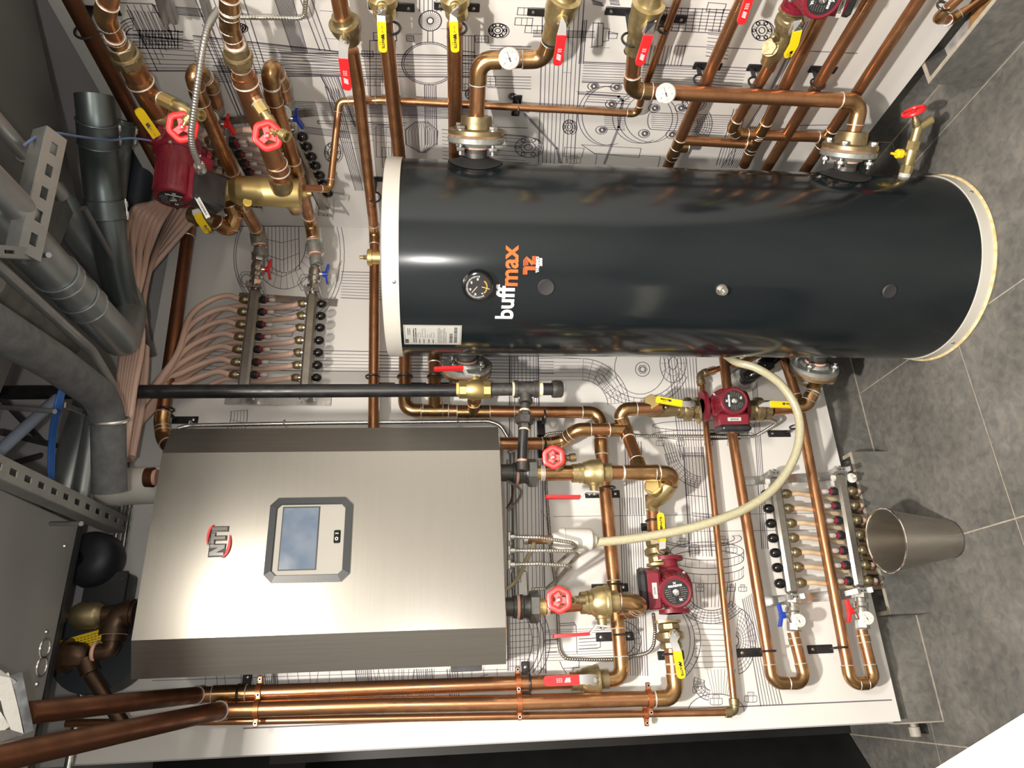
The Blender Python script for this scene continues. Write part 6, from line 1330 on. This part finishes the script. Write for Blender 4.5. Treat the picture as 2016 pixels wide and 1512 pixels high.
band((1050,60),(1170,62),(1050,72),(1170,74),4,'S'); ln([(1168,45),(1188,46),(1186,90),(1165,92)],.0026,'S',True); L((1178,45),(1176,92)); ln([(1188,55),(1200,57),(1198,80),(1186,82)],.0022,'S',True); L((1198,66),(1216,67)); ln([(1198,62),(1216,66),(1214,76),(1198,76)],.002,'S',True)
band((1165,0),(1185,6),(1168,8),(1188,12),3,'S'); band((1200,0),(1218,2),(1202,8),(1220,10),3,'S')
band((1150,122),(1420,132),(1146,162),(1400,170),11,'S',gam=2); band((1270,90),(1262,128),(1350,90),(1340,130),12,'S'); 
band((1280,14),(1440,20),(1270,58),(1425,66),7,'S'); band((1300,14),(1296,60),(1425,18),(1415,62),9,'S'); ln([(1395,5),(1430,8),(1424,25),(1390,22)],.0022,'S',True)
ell(1190,228,52,58,70,290,'S'); ell(1198,228,52,58,70,290,'S'); ell(1260,232,54,50,60,300,'S'); ell(1270,232,54,50,-60,300,'S'); ell(1282,232,52,48,-60,300,'S')
for cx,cy in ((1168,170),(1213,172),(1203,205),(1184,256),(1288,213),(1268,263),(1322,265),(1340,213)): ell(cx,cy,11,8,f='S'); hexnut(cx+1,cy,6,'S'); ell(cx+3,cy,5,5,f='S')
band((1283,222),(1440,228),(1283,255),(1425,262),8,'S'); ell(1283,238,8,17,90,270,'S'); arcband((1360,243),14,42,-30,60,6,'S',k=8)
band((1190,228),(1230,230),(1190,254),(1230,256),7,'S'); 
ln([(1140,184),(1218,190),(1226,198),(1218,250),(1190,322)],.0085,'S'); ln([(1034,225),(1096,292),(1104,322)],.0085,'S')
ln([(1145,285),(1262,292),(1258,310),(1170,302)],.0024,'S',True); L((1145,285),(1170,302)); ln([(1170,303),(1300,308),(1295,330)],.0024,'S'); ln([(1175,305),(1172,325)],.002,'S')
ln([(1112,290),(1150,292),(1145,310),(1110,308)],.0022,'S',True); bolt(1130,312,26,14,'S')
for r in (3,8): ell(1009,190,r,r*.8,f='S'); hexnut(1009,190,6,'S')
band((960,150),(1045,152),(960,172),(1045,175),4,'S'); band((965,250),(1038,252),(965,320),(1035,322),2,'S'); band((960,262),(1036,268),(960,318),(1034,322),9,'S',gam=2)
band((1385,130),(1470,134),(1380,165),(1460,170),6,'S'); band((1445,215),(1410,325),(1470,212),(1440,325),5,'S')
band((1582,45),(1505,200),(1600,40),(1522,205),4,'S',gam=2); band((1500,205),(1420,330),(1524,205),(1450,330),7,'S')
L((1330,90),(1515,98),w=.0026); L((1555,99),(1688,105),w=.0026); L((1135,180),(1170,182),w=.0018); L((1570,247),(1640,246),w=.0034)

def flg(cx,cy,rx,ry,f='S',n=14):
    ell(cx,cy,rx,ry,f=f,w=.003); ell(cx+4,cy+1,rx,ry,-80,80,f); ell(cx,cy,rx*.55,ry*.55,f=f); ell(cx,cy,rx*.3,ry*.3,f=f)
    for k in range(n):
        a=2*math.pi*k/n; L((cx+rx*.55*math.cos(a),cy+ry*.55*math.sin(a)),(cx+rx*.96*math.cos(a),cy+ry*.96*math.sin(a)),w=.0014)
    for k in range(6): a=math.pi*k/3; ell(cx+rx*.78*math.cos(a),cy+ry*.78*math.sin(a),rx*.08+1.5,ry*.08+1.5,f=f)
for a_ in ((350,215,20,12),(470,55,14,9),(655,300,16,20),(930,185,14,12),(1040,290,26,20),(1120,250,12,14),(980,60,18,14),(1245,100,16,12),(1365,200,22,18),(1500,60,20,20),(520,255,24,12)): flg(*a_)
for (p,q,r_,s_,n) in (((300,10),(420,20),(300,24),(420,34),5),((420,130),(520,138),(425,160),(520,166),8),((690,238),(770,246),(692,262),(770,268),7),((870,255),(905,258),(872,312),(905,316),8),((905,100),(935,103),(905,150),(935,152),6),((965,90),(1045,92),(965,128),(1045,132),7),((1155,180),(1240,186),(1155,200),(1240,205),4),((1395,60),(1440,64),(1390,110),(1432,116),7)): band(p,q,r_,s_,n,'S')
for i in range(22):
    x=random.uniform(560,1180); y=random.uniform(0,300); L((x,y),(x+random.uniform(8,46),y+random.uniform(0,3)),w=.0013)
obj('printed_drawing',PB,[PRN,GRYL],boardB,smooth=False); obj('printed_drawing',PR,[PRN,GRYL],boardR,smooth=False)
